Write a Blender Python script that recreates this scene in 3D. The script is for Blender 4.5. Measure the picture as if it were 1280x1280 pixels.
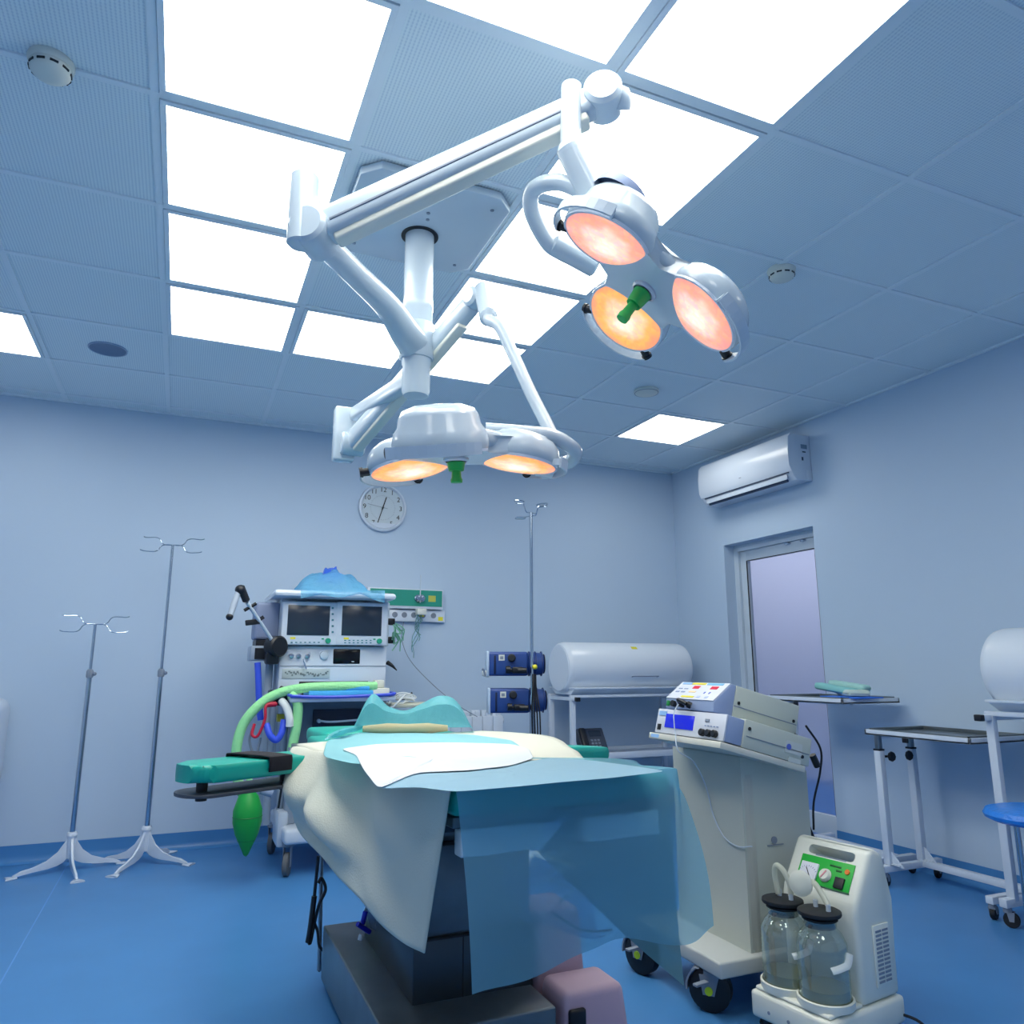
import bpy, bmesh, math, random
from mathutils import Vector, Matrix, Euler
random.seed(7)
PI = math.pi
R = math.radians
for o in list(bpy.data.objects): bpy.data.objects.remove(o)
scene = bpy.context.scene
COL = scene.collection

# ------------------------------------------------------------------ camera, world, exposure
CH = 1.107
cam_d = bpy.data.cameras.new('camera'); cam = bpy.data.objects.new('camera', cam_d); COL.objects.link(cam)
cam_d.sensor_width = 36; cam_d.lens = 940 / 1280 * 36; cam_d.clip_start = .02
PITCH, YAW = math.atan(193 / 940), R(23.4)
cam.location = (0, 0, CH); cam.rotation_euler = (PI / 2 + PITCH, 0, -YAW)
scene.camera = cam
w = bpy.data.worlds.new('world'); scene.world = w; w.use_nodes = True
w.node_tree.nodes['Background'].inputs[0].default_value = (.55, .7, 1, 1)
w.node_tree.nodes['Background'].inputs[1].default_value = .3
scene.view_settings.view_transform = 'Standard'; scene.view_settings.look = 'None'
scene.view_settings.gamma = 1; scene.view_settings.use_curve_mapping = False
scene.view_settings.exposure = 0.0
PANEL_L = 8.6
ROOM_H = 2.785
BY, RX, LX, FY = 5.37, 3.87, -1.95, -1.4

# ------------------------------------------------------------------ helpers
def ray(px, py):
    d = Vector(((px - 640) / 940, 1, (640 - py) / 940))
    c, s = math.cos(PITCH), math.sin(PITCH)
    d = Vector((d.x, c * d.y - s * d.z, s * d.y + c * d.z))
    c, s = math.cos(YAW), math.sin(YAW)
    return Vector((c * d.x + s * d.y, -s * d.x + c * d.y, d.z))
def atY(px, py, Y): r = ray(px, py); return r * (Y / r.y) + Vector((0, 0, CH))
def atX(px, py, X): r = ray(px, py); return r * (X / r.x) + Vector((0, 0, CH))
def atZ(px, py, Z): r = ray(px, py); return r * ((Z - CH) / r.z) + Vector((0, 0, CH))
def atD(px, py, d): return ray(px, py) * d + Vector((0, 0, CH))

def lin(c):
    return tuple(((v / 255) / 12.92 if v / 255 < .04045 else ((v / 255 + .055) / 1.055) ** 2.4) for v in c) + (1,)
MATS = {}
def mat(name, rgb, rough=.5, metal=0, spec=.5, emit=None, es=0, trans=0, ior=1.45, coat=0, noise=0, nscale=30, bump=0):
    if name in MATS: return MATS[name]
    m = bpy.data.materials.new(name); m.use_nodes = True
    nt = m.node_tree; b = nt.nodes['Principled BSDF']
    b.inputs['Base Color'].default_value = lin(rgb); b.inputs['Roughness'].default_value = rough
    b.inputs['Metallic'].default_value = metal; b.inputs['Specular IOR Level'].default_value = spec
    b.inputs['Transmission Weight'].default_value = trans; b.inputs['IOR'].default_value = ior
    b.inputs['Coat Weight'].default_value = coat
    if emit: b.inputs['Emission Color'].default_value = lin(emit); b.inputs['Emission Strength'].default_value = es
    if noise or bump:
        tc = nt.nodes.new('ShaderNodeTexCoord'); n = nt.nodes.new('ShaderNodeTexNoise')
        n.inputs['Scale'].default_value = nscale; n.inputs['Detail'].default_value = 4
        nt.links.new(tc.outputs['Object'], n.inputs['Vector'])
        if noise:
            mx = nt.nodes.new('ShaderNodeMix'); mx.data_type = 'RGBA'
            c = lin(rgb); mx.inputs['A'].default_value = tuple(v * (1 - noise) for v in c[:3]) + (1,)
            mx.inputs['B'].default_value = tuple(min(1, v * (1 + noise)) for v in c[:3]) + (1,)
            nt.links.new(n.outputs['Fac'], mx.inputs['Factor']); nt.links.new(mx.outputs['Result'], b.inputs['Base Color'])
        if bump:
            bp = nt.nodes.new('ShaderNodeBump'); bp.inputs['Strength'].default_value = bump; bp.inputs['Distance'].default_value = .01
            nt.links.new(n.outputs['Fac'], bp.inputs['Height']); nt.links.new(bp.outputs['Normal'], b.inputs['Normal'])
    MATS[name] = m
    return m

def film(name, rgb, alpha, rough=.4, trl=.3, bump=0, nscale=8):
    """thin drape or film: lets part of the light straight through, the rest is cloth"""
    if name in MATS: return MATS[name]
    m = bpy.data.materials.new(name); m.use_nodes = True
    nt = m.node_tree; b = nt.nodes['Principled BSDF']; out = nt.nodes['Material Output']
    b.inputs['Base Color'].default_value = lin(rgb); b.inputs['Roughness'].default_value = rough
    t = nt.nodes.new('ShaderNodeBsdfTransparent'); c = lin(rgb)
    t.inputs[0].default_value = tuple(.45 + .55 * v for v in c[:3]) + (1,)
    tl = nt.nodes.new('ShaderNodeBsdfTranslucent'); tl.inputs[0].default_value = c
    a = nt.nodes.new('ShaderNodeMixShader'); a.inputs[0].default_value = trl
    nt.links.new(b.outputs[0], a.inputs[1]); nt.links.new(tl.outputs[0], a.inputs[2])
    x = nt.nodes.new('ShaderNodeMixShader'); x.inputs[0].default_value = alpha
    nt.links.new(t.outputs[0], x.inputs[1]); nt.links.new(a.outputs[0], x.inputs[2]); nt.links.new(x.outputs[0], out.inputs[0])
    if bump:
        tc = nt.nodes.new('ShaderNodeTexCoord'); n = nt.nodes.new('ShaderNodeTexNoise'); n.inputs['Scale'].default_value = nscale
        nt.links.new(tc.outputs['Object'], n.inputs['Vector'])
        bp = nt.nodes.new('ShaderNodeBump'); bp.inputs['Strength'].default_value = bump; bp.inputs['Distance'].default_value = .02
        nt.links.new(n.outputs['Fac'], bp.inputs['Height']); nt.links.new(bp.outputs['Normal'], b.inputs['Normal'])
    MATS[name] = m
    return m

class B:
    """collects shapes; world coordinates unless told otherwise"""
    def __init__(self, M=None): self.bm = bmesh.new(); self.M = M
    def _mark(self): return set(self.bm.verts)
    def bx(self, x0, x1, y0, y1, z0, z1, bev=0, M=None, seg=2):
        bm = self.bm
        vs = [bm.verts.new(p) for p in [(x0, y0, z0), (x1, y0, z0), (x1, y1, z0), (x0, y1, z0), (x0, y0, z1), (x1, y0, z1), (x1, y1, z1), (x0, y1, z1)]]
        fs = [bm.faces.new([vs[i] for i in f]) for f in [(0, 3, 2, 1), (4, 5, 6, 7), (0, 1, 5, 4), (1, 2, 6, 5), (2, 3, 7, 6), (3, 0, 4, 7)]]
        before = self._mark() - set(vs)
        if bev:
            es = list({e for f in fs for e in f.edges})
            bmesh.ops.bevel(bm, geom=es, offset=min(bev, abs(x1 - x0) / 2.05, abs(y1 - y0) / 2.05, abs(z1 - z0) / 2.05), segments=seg, affect='EDGES', profile=.5)
        if M:
            for v in set(bm.verts) - before: v.co = M @ v.co
        return self
    def frame(self, p):
        a = p.normalized(); u = a.orthogonal().normalized(); v = a.cross(u); return a, u, v
    def cyl(self, p0, p1, r, r2=None, n=24, bev=0, cap=True):
        p0, p1 = Vector(p0), Vector(p1); r2 = r if r2 is None else r2
        L = (p1 - p0).length
        if bev and cap:
            prof = [(0, 0), (r - bev, 0), (r, bev), (r2, L - bev), (r2 - bev, L), (0, L)]
        elif cap: prof = [(0, 0), (r, 0), (r2, L), (0, L)]
        else: prof = [(r, 0), (r2, L)]
        return self.lathe(prof, p0, p1 - p0, n)
    def lathe(self, prof, c=(0, 0, 0), axis=(0, 0, 1), n=32, a0=0, a1=2 * PI):
        bm = self.bm; c = Vector(c); a, u, v = self.frame(Vector(axis))
        full = abs(a1 - a0 - 2 * PI) < 1e-6; k = n if full else n + 1
        rings = []
        for r, z in prof:
            if r < 1e-6: rings.append([bm.verts.new(c + a * z)])
            else: rings.append([bm.verts.new(c + a * z + (u * math.cos(a0 + (a1 - a0) * i / n) + v * math.sin(a0 + (a1 - a0) * i / n)) * r) for i in range(k)])
        for A, Bq in zip(rings, rings[1:]):
            for i in range(n):
                j = (i + 1) % k
                try:
                    if len(A) == 1 and len(Bq) == 1: continue
                    if len(A) == 1: bm.faces.new((A[0], Bq[i], Bq[j]))
                    elif len(Bq) == 1: bm.faces.new((A[i], A[j], Bq[0]))
                    else: bm.faces.new((A[i], A[j], Bq[j], Bq[i]))
                except ValueError: pass
        return self
    def tube(self, pts, r, n=10, smooth=6, closed=False, rr=None, flat=1.0):
        P = [Vector(p) for p in pts]
        if smooth and len(P) > 2:
            Q = []; N = len(P); rq = []
            rng = range(N) if closed else range(N - 1)
            for i in rng:
                a, b, c, d = (P[(i - 1) % N] if closed or i else P[0] * 2 - P[1]), P[i], P[(i + 1) % N], (P[(i + 2) % N] if closed or i + 2 < N else P[-1] * 2 - P[-2])
                for k in range(smooth):
                    t = k / smooth
                    Q.append(.5 * (2 * b + (c - a) * t + (2 * a - 5 * b + 4 * c - d) * t * t + (3 * b - a - 3 * c + d) * t ** 3))
                    if rr: rq.append(rr[i] * (1 - t) + rr[(i + 1) % N] * t)
            if not closed:
                Q.append(P[-1]); rq.append(rr[-1] if rr else r)
            P = Q
            if rr: rr = rq
        bm = self.bm; N = len(P)
        t0 = (P[1] - P[0]).normalized(); u = t0.orthogonal().normalized(); rings = []
        for i, p in enumerate(P):
            if closed: t = (P[(i + 1) % N] - P[i - 1]).normalized()
            else: t = (P[min(i + 1, N - 1)] - P[max(i - 1, 0)]).normalized()
            u = (u - t * u.dot(t)); u = u.normalized() if u.length > 1e-5 else t.orthogonal().normalized()
            v = t.cross(u); q = rr[i] if rr else r
            rings.append([bm.verts.new(p + (u * math.cos(2 * PI * k / n) + v * math.sin(2 * PI * k / n) * flat) * q) for k in range(n)])
        pairs = list(zip(rings, rings[1:])) + ([(rings[-1], rings[0])] if closed else [])
        for A, C in pairs:
            for k in range(n): bm.faces.new((A[k], A[(k + 1) % n], C[(k + 1) % n], C[k]))
        if not closed: bm.faces.new(rings[0][::-1]); bm.faces.new(rings[-1])
        return self
    def bar(self, p0, p1, w, h, up=(0, 0, 1), w1=None, h1=None, bev=0):
        p0, p1 = Vector(p0), Vector(p1); a = (p1 - p0).normalized(); u = a.cross(Vector(up))
        u = u.normalized() if u.length > 1e-5 else a.orthogonal().normalized(); v = u.cross(a); bm = self.bm
        w1 = w if w1 is None else w1; h1 = h if h1 is None else h1
        A = [bm.verts.new(p0 + u * sx * w / 2 + v * sz * h / 2) for sx, sz in ((-1, -1), (1, -1), (1, 1), (-1, 1))]
        C = [bm.verts.new(p1 + u * sx * w1 / 2 + v * sz * h1 / 2) for sx, sz in ((-1, -1), (1, -1), (1, 1), (-1, 1))]
        fs = [bm.faces.new(A[::-1]), bm.faces.new(C)] + [bm.faces.new((A[i], A[(i + 1) % 4], C[(i + 1) % 4], C[i])) for i in range(4)]
        if bev: bmesh.ops.bevel(bm, geom=list({e for f in fs for e in f.edges}), offset=bev, segments=3, affect='EDGES', profile=.5)
        return self
    def prism(self, pts, ext, bev=0):
        bm = self.bm; pts = [Vector(p) for p in pts]; ext = Vector(ext)
        A = [bm.verts.new(p) for p in pts]; C = [bm.verts.new(p + ext) for p in pts]; n = len(A)
        fs = [bm.faces.new(A[::-1]), bm.faces.new(C)] + [bm.faces.new((A[i], A[(i + 1) % n], C[(i + 1) % n], C[i])) for i in range(n)]
        if bev: bmesh.ops.bevel(bm, geom=list({e for f in fs for e in f.edges}), offset=bev, segments=3, affect='EDGES', profile=.5)
        return self
    def sph(self, c, r, s=(1, 1, 1), n=16):
        m = Matrix.Translation(Vector(c)) @ Matrix.Diagonal((s[0], s[1], s[2], 1))
        bmesh.ops.create_uvsphere(self.bm, u_segments=n, v_segments=n // 2, radius=r, matrix=m); return self
    def sheet(self, P, sub=8, fn=None):
        """smooth surface through a grid of control points P[row][col]"""
        def cr(a, b, c, d, t): return .5 * (2 * b + (c - a) * t + (2 * a - 5 * b + 4 * c - d) * t * t + (3 * b - a - 3 * c + d) * t ** 3)
        def line(L):
            out = []; N = len(L)
            for i in range(N - 1):
                a = L[i - 1] if i else L[0] * 2 - L[1]; d = L[i + 2] if i + 2 < N else L[-1] * 2 - L[-2]
                for k in range(sub): out.append(cr(a, L[i], L[i + 1], d, k / sub))
            return out + [L[-1].copy()]
        rows = [line([Vector(p) for p in r]) for r in P]
        cols = [line([r[j] for r in rows]) for j in range(len(rows[0]))]
        nu, nv = len(cols), len(cols[0]); G = []
        for i in range(nu):
            G.append([])
            for j in range(nv):
                p = cols[i][j]
                if fn: p = fn(p, j / (nv - 1), i / (nu - 1))
                G[-1].append(self.bm.verts.new(p))
        for i in range(nu - 1):
            for j in range(nv - 1): self.bm.faces.new((G[i][j], G[i + 1][j], G[i + 1][j + 1], G[i][j + 1]))
        return self
    def text(self, s, M, size):
        cu = bpy.data.curves.new('t', 'FONT'); cu.body = s; cu.size = size; cu.align_x = 'CENTER'; cu.align_y = 'CENTER'; cu.extrude = .0006
        o = bpy.data.objects.new('t', cu); COL.objects.link(o)
        me = bpy.data.meshes.new_from_object(o.evaluated_get(bpy.context.evaluated_depsgraph_get()))
        bpy.data.objects.remove(o); bpy.data.curves.remove(cu); me.transform(M)
        self.bm.from_mesh(me); bpy.data.meshes.remove(me); return self

def wmat(o):
    M = Matrix.Identity(4)
    while o is not None:
        M = (Matrix.Translation(o.location) @ o.rotation_euler.to_matrix().to_4x4()) @ M; o = o.parent
    return M
def part(name, b, m, parent=None, local=False, solid=0, label=None, ang=38):
    me = bpy.data.meshes.new(name)
    if b.M: bmesh.ops.transform(b.bm, matrix=b.M, verts=b.bm.verts[:])
    bmesh.ops.recalc_face_normals(b.bm, faces=b.bm.faces[:])
    b.bm.to_mesh(me); b.bm.free()
    if parent is not None and not local: me.transform(wmat(parent).inverted())
    me.materials.append(m); me.polygons.foreach_set('use_smooth', [True] * len(me.polygons))
    me.set_sharp_from_angle(angle=R(ang))
    o = bpy.data.objects.new(name, me); COL.objects.link(o)
    if parent is not None: o.parent = parent
    if solid:
        s = o.modifiers.new('thick', 'SOLIDIFY'); s.thickness = solid; s.offset = 0
    if label: o['label'] = label
    return o
def thing(name, label, cat, loc=(0, 0, 0), rz=0, group=None):
    o = bpy.data.objects.new(name, None); COL.objects.link(o); o.empty_display_size = .05
    o.location = loc; o.rotation_euler = (0, 0, rz); o['label'] = label; o['category'] = cat
    if group: o['group'] = group
    return o
def tag(o, label, cat, group=None):
    o['label'] = label; o['category'] = cat
    if group: o['group'] = group
    # put the origin of a one-mesh thing at its base
    me = o.data; xs = [v.co for v in me.vertices]
    c = Vector((sum(v.x for v in xs) / len(xs), sum(v.y for v in xs) / len(xs), min(v.z for v in xs)))
    me.transform(Matrix.Translation(-c)); o.location = c
    return o
def struct(name, b, m):
    o = part(name, b, m); o['kind'] = 'structure'; return o
def dup(o, loc=None, rz=None, label=None, parent=None):
    kids = [c for c in bpy.data.objects if c.parent == o]
    c = o.copy(); COL.objects.link(c)
    if parent is not None: c.parent = parent
    if loc is not None: c.location = loc
    if rz is not None: c.rotation_euler = (0, 0, rz)
    if label: c['label'] = label
    for k in kids: dup(k, parent=c)
    return c

# ------------------------------------------------------------------ materials
WHITE = mat('white enamel', (208, 219, 234), .28, coat=.3)
WHITE2 = mat('white lamp enamel', (188, 204, 218), .25, coat=.4)
OFFW = mat('off white plastic', (214, 218, 212), .4)
GREYP = mat('grey green plastic', (190, 198, 190), .45)
LILAC = mat('grey blue plastic', (150, 168, 205), .45)
PGREY = mat('mid grey plastic', (128, 140, 158), .5)
BLK = mat('black plastic', (22, 26, 34), .4)
DRUB = mat('dark rubber', (30, 33, 38), .6)
STEEL = mat('stainless steel', (150, 158, 165), .28, metal=.9)
DSTEEL = mat('brushed dark steel', (112, 122, 128), .32, metal=.6, noise=.25, nscale=9)
CHROME = mat('chrome', (190, 200, 212), .15, metal=1)
TEAL = mat('teal vinyl', (16, 168, 152), .35)
GREEN = mat('green rubber', (20, 150, 62), .45)
LGREEN = mat('light green hose', (150, 226, 160), .4, bump=.6, nscale=60)
NAVY = mat('navy blue plastic', (38, 70, 138), .4)
SCRN = mat('dark screen glass', (44, 56, 72), .2)
BLUED = mat('blue display', (20, 30, 170), .2, emit=(20, 30, 190), es=.7)
YEL = mat('yellow sticker', (222, 214, 60), .5)
RED = mat('red plastic', (180, 24, 60), .4)
BLUEP = mat('blue plastic', (60, 90, 225), .4)
LAB = mat('pale blue print', (140, 185, 235), .5)
SHEET = mat('beige cotton sheet', (206, 209, 198), .9, bump=.15, nscale=250)
ALU = mat('alu white frame', (196, 210, 224), .35)

def wall_mat(name, rgb):
    return mat(name, rgb, .55, spec=.3, noise=.025, nscale=1.3)
WALLM = wall_mat('painted wall', (186, 206, 228))

def ceiling_mat():
    m = bpy.data.materials.new('perforated ceiling tile'); m.use_nodes = True; nt = m.node_tree; b = nt.nodes['Principled BSDF']
    b.inputs['Roughness'].default_value = .5
    geo = nt.nodes.new('ShaderNodeNewGeometry'); sp = nt.nodes.new('ShaderNodeSeparateXYZ'); nt.links.new(geo.outputs['Position'], sp.inputs[0])
    def wave(out, f):
        a = nt.nodes.new('ShaderNodeMath'); a.operation = 'MULTIPLY'; a.inputs[1].default_value = 2 * PI * f; nt.links.new(out, a.inputs[0])
        s = nt.nodes.new('ShaderNodeMath'); s.operation = 'SINE'; nt.links.new(a.outputs[0], s.inputs[0]); return s.outputs[0]
    x = wave(sp.outputs['X'], 1 / .0113); y = wave(sp.outputs['Y'], 1 / .0113)
    ad = nt.nodes.new('ShaderNodeMath'); ad.operation = 'MULTIPLY_ADD'; nt.links.new(y, ad.inputs[0]); ad.inputs[1].default_value = .45; nt.links.new(x, ad.inputs[2])
    mr = nt.nodes.new('ShaderNodeMapRange'); nt.links.new(ad.outputs[0], mr.inputs[0]); mr.inputs[1].default_value = -.2; mr.inputs[2].default_value = 1.2
    mx = nt.nodes.new('ShaderNodeMix'); mx.data_type = 'RGBA'; nt.links.new(mr.outputs[0], mx.inputs['Factor'])
    mx.inputs['A'].default_value = lin((226, 238, 244)); mx.inputs['B'].default_value = lin((200, 216, 229))
    nt.links.new(mx.outputs['Result'], b.inputs['Base Color']); return m
CEIL = ceiling_mat()
GRID = mat('ceiling grid', (226, 236, 244), .4)
FLOORM = mat('blue vinyl floor', (70, 130, 190), .32, noise=.10, nscale=3.5, spec=.4)
COVE = mat('blue vinyl cove', (70, 130, 190), .32, spec=.4)
PANEL = mat('light panel diffuser', (235, 240, 240), .5, emit=(255, 252, 240), es=PANEL_L)

# ------------------------------------------------------------------ room shell
b = B(); b.bx(LX - .1, RX + 2.2, FY - .1, BY + .1, -.08, 0); struct('floor', b, FLOORM)
b = B(); b.bx(LX - .1, RX + 2.2, FY - .1, BY + .1, ROOM_H, ROOM_H + .08); struct('ceiling', b, CEIL)
b = B(); b.bx(LX - .1, RX + .12, BY, BY + .1, 0, ROOM_H); struct('wall_back', b, WALLM)
b = B(); b.bx(LX - .1, LX, FY, BY, 0, ROOM_H); struct('wall_left', b, WALLM)
b = B(); b.bx(LX - .1, RX + .12, FY - .1, FY, 0, ROOM_H); struct('wall_front', b, WALLM)
DY0, DY1, DZ = 3.80, 4.73, 2.042
b = B(); b.bx(RX, RX + .16, FY, DY0, 0, ROOM_H); b.bx(RX, RX + .16, DY1, BY, 0, ROOM_H); b.bx(RX, RX + .16, DY0, DY1, DZ, ROOM_H)
struct('wall_right', b, WALLM)
# coved skirting, the floor vinyl running up the wall
def cove(p0, p1, inward):
    b = B(); p0, p1, n = Vector(p0), Vector(p1), Vector(inward)
    pr = [(0.0, 0), (.045, 0), (.033, .003), (.02, .011), (.011, .022), (.006, .04), (.005, .1), (0, .1)]
    b.prism([p0 + n * (a + .0005) + Vector((0, 0, z + .0005)) for a, z in pr], p1 - p0); return b
struct('baseboard_back', cove((LX, BY, 0), (RX, BY, 0), (0, -1, 0)), COVE)
struct('baseboard_right', cove((RX, FY, 0), (RX, DY0, 0), (-1, 0, 0)), COVE)
struct('baseboard_corner', cove((RX, DY1, 0), (RX, BY, 0), (-1, 0, 0)), COVE)
struct('baseboard_left', cove((LX, FY, 0), (LX, BY, 0), (1, 0, 0)), COVE)
# floor weld seam
b = B(); b.bx(-.50, -.495, FY, BY - .05, 0, .0006); struct('trim_3', b, mat('vinyl weld', (96, 150, 214), .4))
# ceiling T bars
GX = [-.205 + .603 * k for k in range(-3, 7)]; GY = [1.604 + .604 * k for k in range(-5, 7)]
b = B()
for x in GX:
    if LX < x < RX: b.bx(x - .012, x + .012, FY, BY, ROOM_H - .006, ROOM_H + .001)
for y in GY:
    if FY < y < BY: b.bx(LX, RX, y - .011, y + .011, ROOM_H - .0065, ROOM_H + .001)
struct('trim_1', b, GRID)
b = B(); b.bx(LX, RX, BY - .02, BY, ROOM_H - .012, ROOM_H); b.bx(RX - .02, RX, FY, BY, ROOM_H - .012, ROOM_H); b.bx(LX, LX + .02, FY, BY, ROOM_H - .012, ROOM_H)
struct('trim_2', b, GRID)

# ceiling light panels
def light(loc, label):
    t = thing('ceiling_light', label, 'ceiling light', loc, 0, 'lit square ceiling panels')
    a = .279
    b = B()
    for s in (-1, 1):
        b.bx(-a - .009, a + .009, s * a - .009, s * a + .009, -.011, 0); b.bx(s * a - .009, s * a + .009, -a + .0095, a - .0095, -.011, 0)
    part('frame', b, GRID, t, local=True)
    b = B(); b.bx(-a + .0092, a - .0092, -a + .0092, a - .0092, -.008, -.003); part('diffuser', b, PANEL, t, local=True)
    return t
cells = [(0, -1, 'lit ceiling panel at the very top of the view, left column'),
         (0, 0, 'large lit ceiling panel at top left, next to the smoke alarm'), (0, 1, 'lit ceiling panel behind the tall elbow of the long lamp arm, left column'),
         (0, 2, 'lit ceiling panel of the left column, left of the lamp mounting plate'), (0, 3, 'lit ceiling panel at the far end of the left column'),
         (1, -1, 'lit ceiling panel at top centre beyond the perforated tile'), (1, 3, 'lit ceiling panel behind the lamp post, middle of the far row'),
         (2, -1, 'lit ceiling panel at top right of the ring, right of the lamp arm end'), (2, 0, 'lit ceiling panel directly above the hanging lamp head on the right'),
         (2, 1, 'lit ceiling panel behind the bent yoke of the right lamp head'), (2, 2, 'lit ceiling panel right of the mounting plate, above the curved lamp rod'),
         (2, 3, 'lit ceiling panel at the far right corner, crossed by the thin lamp rod'),
         (-2, 4, 'single lit ceiling panel cut by the left edge of the picture'), (5, 4, 'single lit ceiling panel above the air conditioner near the back corner'),
         (-2, -3, 'added lit ceiling panel, unseen behind the viewer on the left'), (5, -3, 'added lit ceiling panel, unseen behind the viewer on the right'), (1, -3, 'added lit ceiling panel, unseen behind the viewer in the middle')]  # these three are added, out of view, to brighten the walls
L0 = None
for i, j, lab in cells:
    loc = (-.205 + .603 * (i + .5), 1.604 + .604 * (j + .5), ROOM_H)
    if L0 is None: L0 = light(loc, lab)
    else: dup(L0, loc, label=lab)

# door in its niche, corridor behind
d = thing('door_1', 'white framed frosted glass door in a wall niche under the air conditioner', 'door', (3.99, 4.265, 0)); d['kind'] = 'structure'
fx0, fx1 = 3.985, 4.035
b = B(); b.bx(fx0 - .02, fx1, DY0 + .0, DY0 + .05, 0, DZ); b.bx(fx0 - .02, fx1, DY1 - .05, DY1, 0, DZ); b.bx(fx0 - .02, fx1, DY0 + .0505, DY1 - .0505, DZ - .05, DZ)
part('door_frame', b, ALU, d)
b = B(); b.bx(fx0, fx1 - .01, DY0 + .05, DY0 + .11, .02, DZ - .05, .004); b.bx(fx0, fx1 - .01, DY1 - .12, DY1 - .05, .02, DZ - .05, .004)
b.bx(fx0, fx1 - .01, DY0 + .1105, DY1 - .1205, DZ - .13, DZ - .05, .002); b.bx(fx0, fx1 - .01, DY0 + .1105, DY1 - .1205, .02, .15, .002)
part('leaf_frame', b, ALU, d)
b = B(); b.bx(4.005, 4.012, DY0 + .1, DY1 - .1, .14, DZ - .12)
glass = mat('frosted glass', (228, 236, 248), .18, trans=1, ior=1.2); part('pane', b, glass, d)
b = B(); b.bx(fx0 - .003, fx0 + .004, DY0 + .108, DY0 + .113, .15, DZ - .13); b.bx(fx0 - .003, fx0 + .004, DY1 - .123, DY1 - .118, .15, DZ - .13); b.bx(fx0 - .003, fx0 + .004, DY0 + .115, DY1 - .125, DZ - .133, DZ - .128)
part('gasket', b, BLK, d)
for k, y in enumerate((DY0 + .35, DY0 + .2)):
    b = B(); b.bx(fx0 - .025, fx0, y - .02, y + .02, DZ - .07, DZ - .055, .003); part('hinge_cover', b, CHROME, d)
CORR = mat('corridor wall', (222, 230, 236), .6)
b = B(); b.bx(5.9, 6.0, 2.6, 8.2, 0, ROOM_H); b.bx(RX + .16, 6.0, 8.1, 8.2, 0, ROOM_H); b.bx(RX + .16, 6, 2.5, 2.6, 0, ROOM_H); struct('wall_corridor', b, CORR)
b = B(); b.bx(LX, 6.0, BY + .1, 8.2, -.08, 0); struct('floor_corridor', b, FLOORM)
b = B(); b.bx(RX + .02, 6.0, BY + .1, 8.2, ROOM_H, ROOM_H + .08); struct('ceiling_corridor', b, CORR)
b = B(); b.bx(RX + .02, RX + .12, BY + .1, 8.2, 0, ROOM_H); struct('wall_corridor_side', b, CORR)
cl = thing('corridor_lamp', 'ceiling lamp of the corridor glowing through the frosted door', 'ceiling light', (5.0, 5.6, ROOM_H))
b = B(); b.bx(4.85, 5.15, 4.0, 7.2, ROOM_H - .04, ROOM_H - .001, .01); part('diffuser', b, mat('corridor lamp glow', (250, 240, 255), .5, emit=(250, 240, 255), es=8), cl)

# ------------------------------------------------------------------ ceiling fittings
def smoke(loc, label):
    t = thing('smoke_detector', label, 'smoke detector', loc, 0, 'smoke alarms on the ceiling')
    b = B(); b.lathe([(0, 0), (.058, 0), (.06, -.006), (.056, -.02), (.054, -.022)], n=36); part('base', b, OFFW, t, local=True)
    b = B(); b.lathe([(.053, -.02), (.052, -.035), (.045, -.044), (.02, -.052), (0, -.053)], n=36); part('cap', b, OFFW, t, local=True)
    for k in range(10):
        a = 2 * PI * k / 10; M = Matrix.Rotation(a, 4, 'Z')
        b = B(); b.bx(.0495, .0535, -.0105, .0105, -.036, -.030, M=M); part('vent_slot', b, BLK, t, local=True)
    return t
s0 = smoke(atZ(63, 88, ROOM_H - .03) + Vector((0, 0, .03)), 'round white smoke detector at top left beside the large lit panel')
p = atZ(977, 342, ROOM_H - .02); dup(s0, (p.x, p.y, ROOM_H), label='round white smoke detector on the dark tiles right of the surgical lamp')
p = atZ(808, 490, ROOM_H - .01)
t = thing('ceiling_sensor', 'flat round white sensor cover behind the right lamp head', 'sensor', (p.x, p.y, ROOM_H))
b = B(); b.lathe([(0, 0), (.075, 0), (.078, -.012), (.068, -.02), (0, -.022)], n=36); part('cover', b, OFFW, t, local=True)
b = B(); b.lathe([(.07, -.018), (.073, -.019), (.073, -.013)], n=36); part('ring', b, PGREY, t, local=True)
p = atZ(135, 436, ROOM_H)
t = thing('ceiling_speaker', 'flat round grey speaker grille in a tile above the intravenous stands', 'speaker', (p.x, p.y, ROOM_H))
b = B(); b.lathe([(0, -.004), (.088, -.004), (.09, -.0045), (.09, 0)], n=40); part('grille', b, mat('speaker grille', (92, 118, 152), .5), t, local=True)
b = B(); b.lathe([(.089, 0), (.096, 0), (.096, -.006), (.089, -.006), (.089, 0)], n=40); part('bezel', b, mat('speaker rim', (150, 172, 200), .4), t, local=True)

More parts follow.
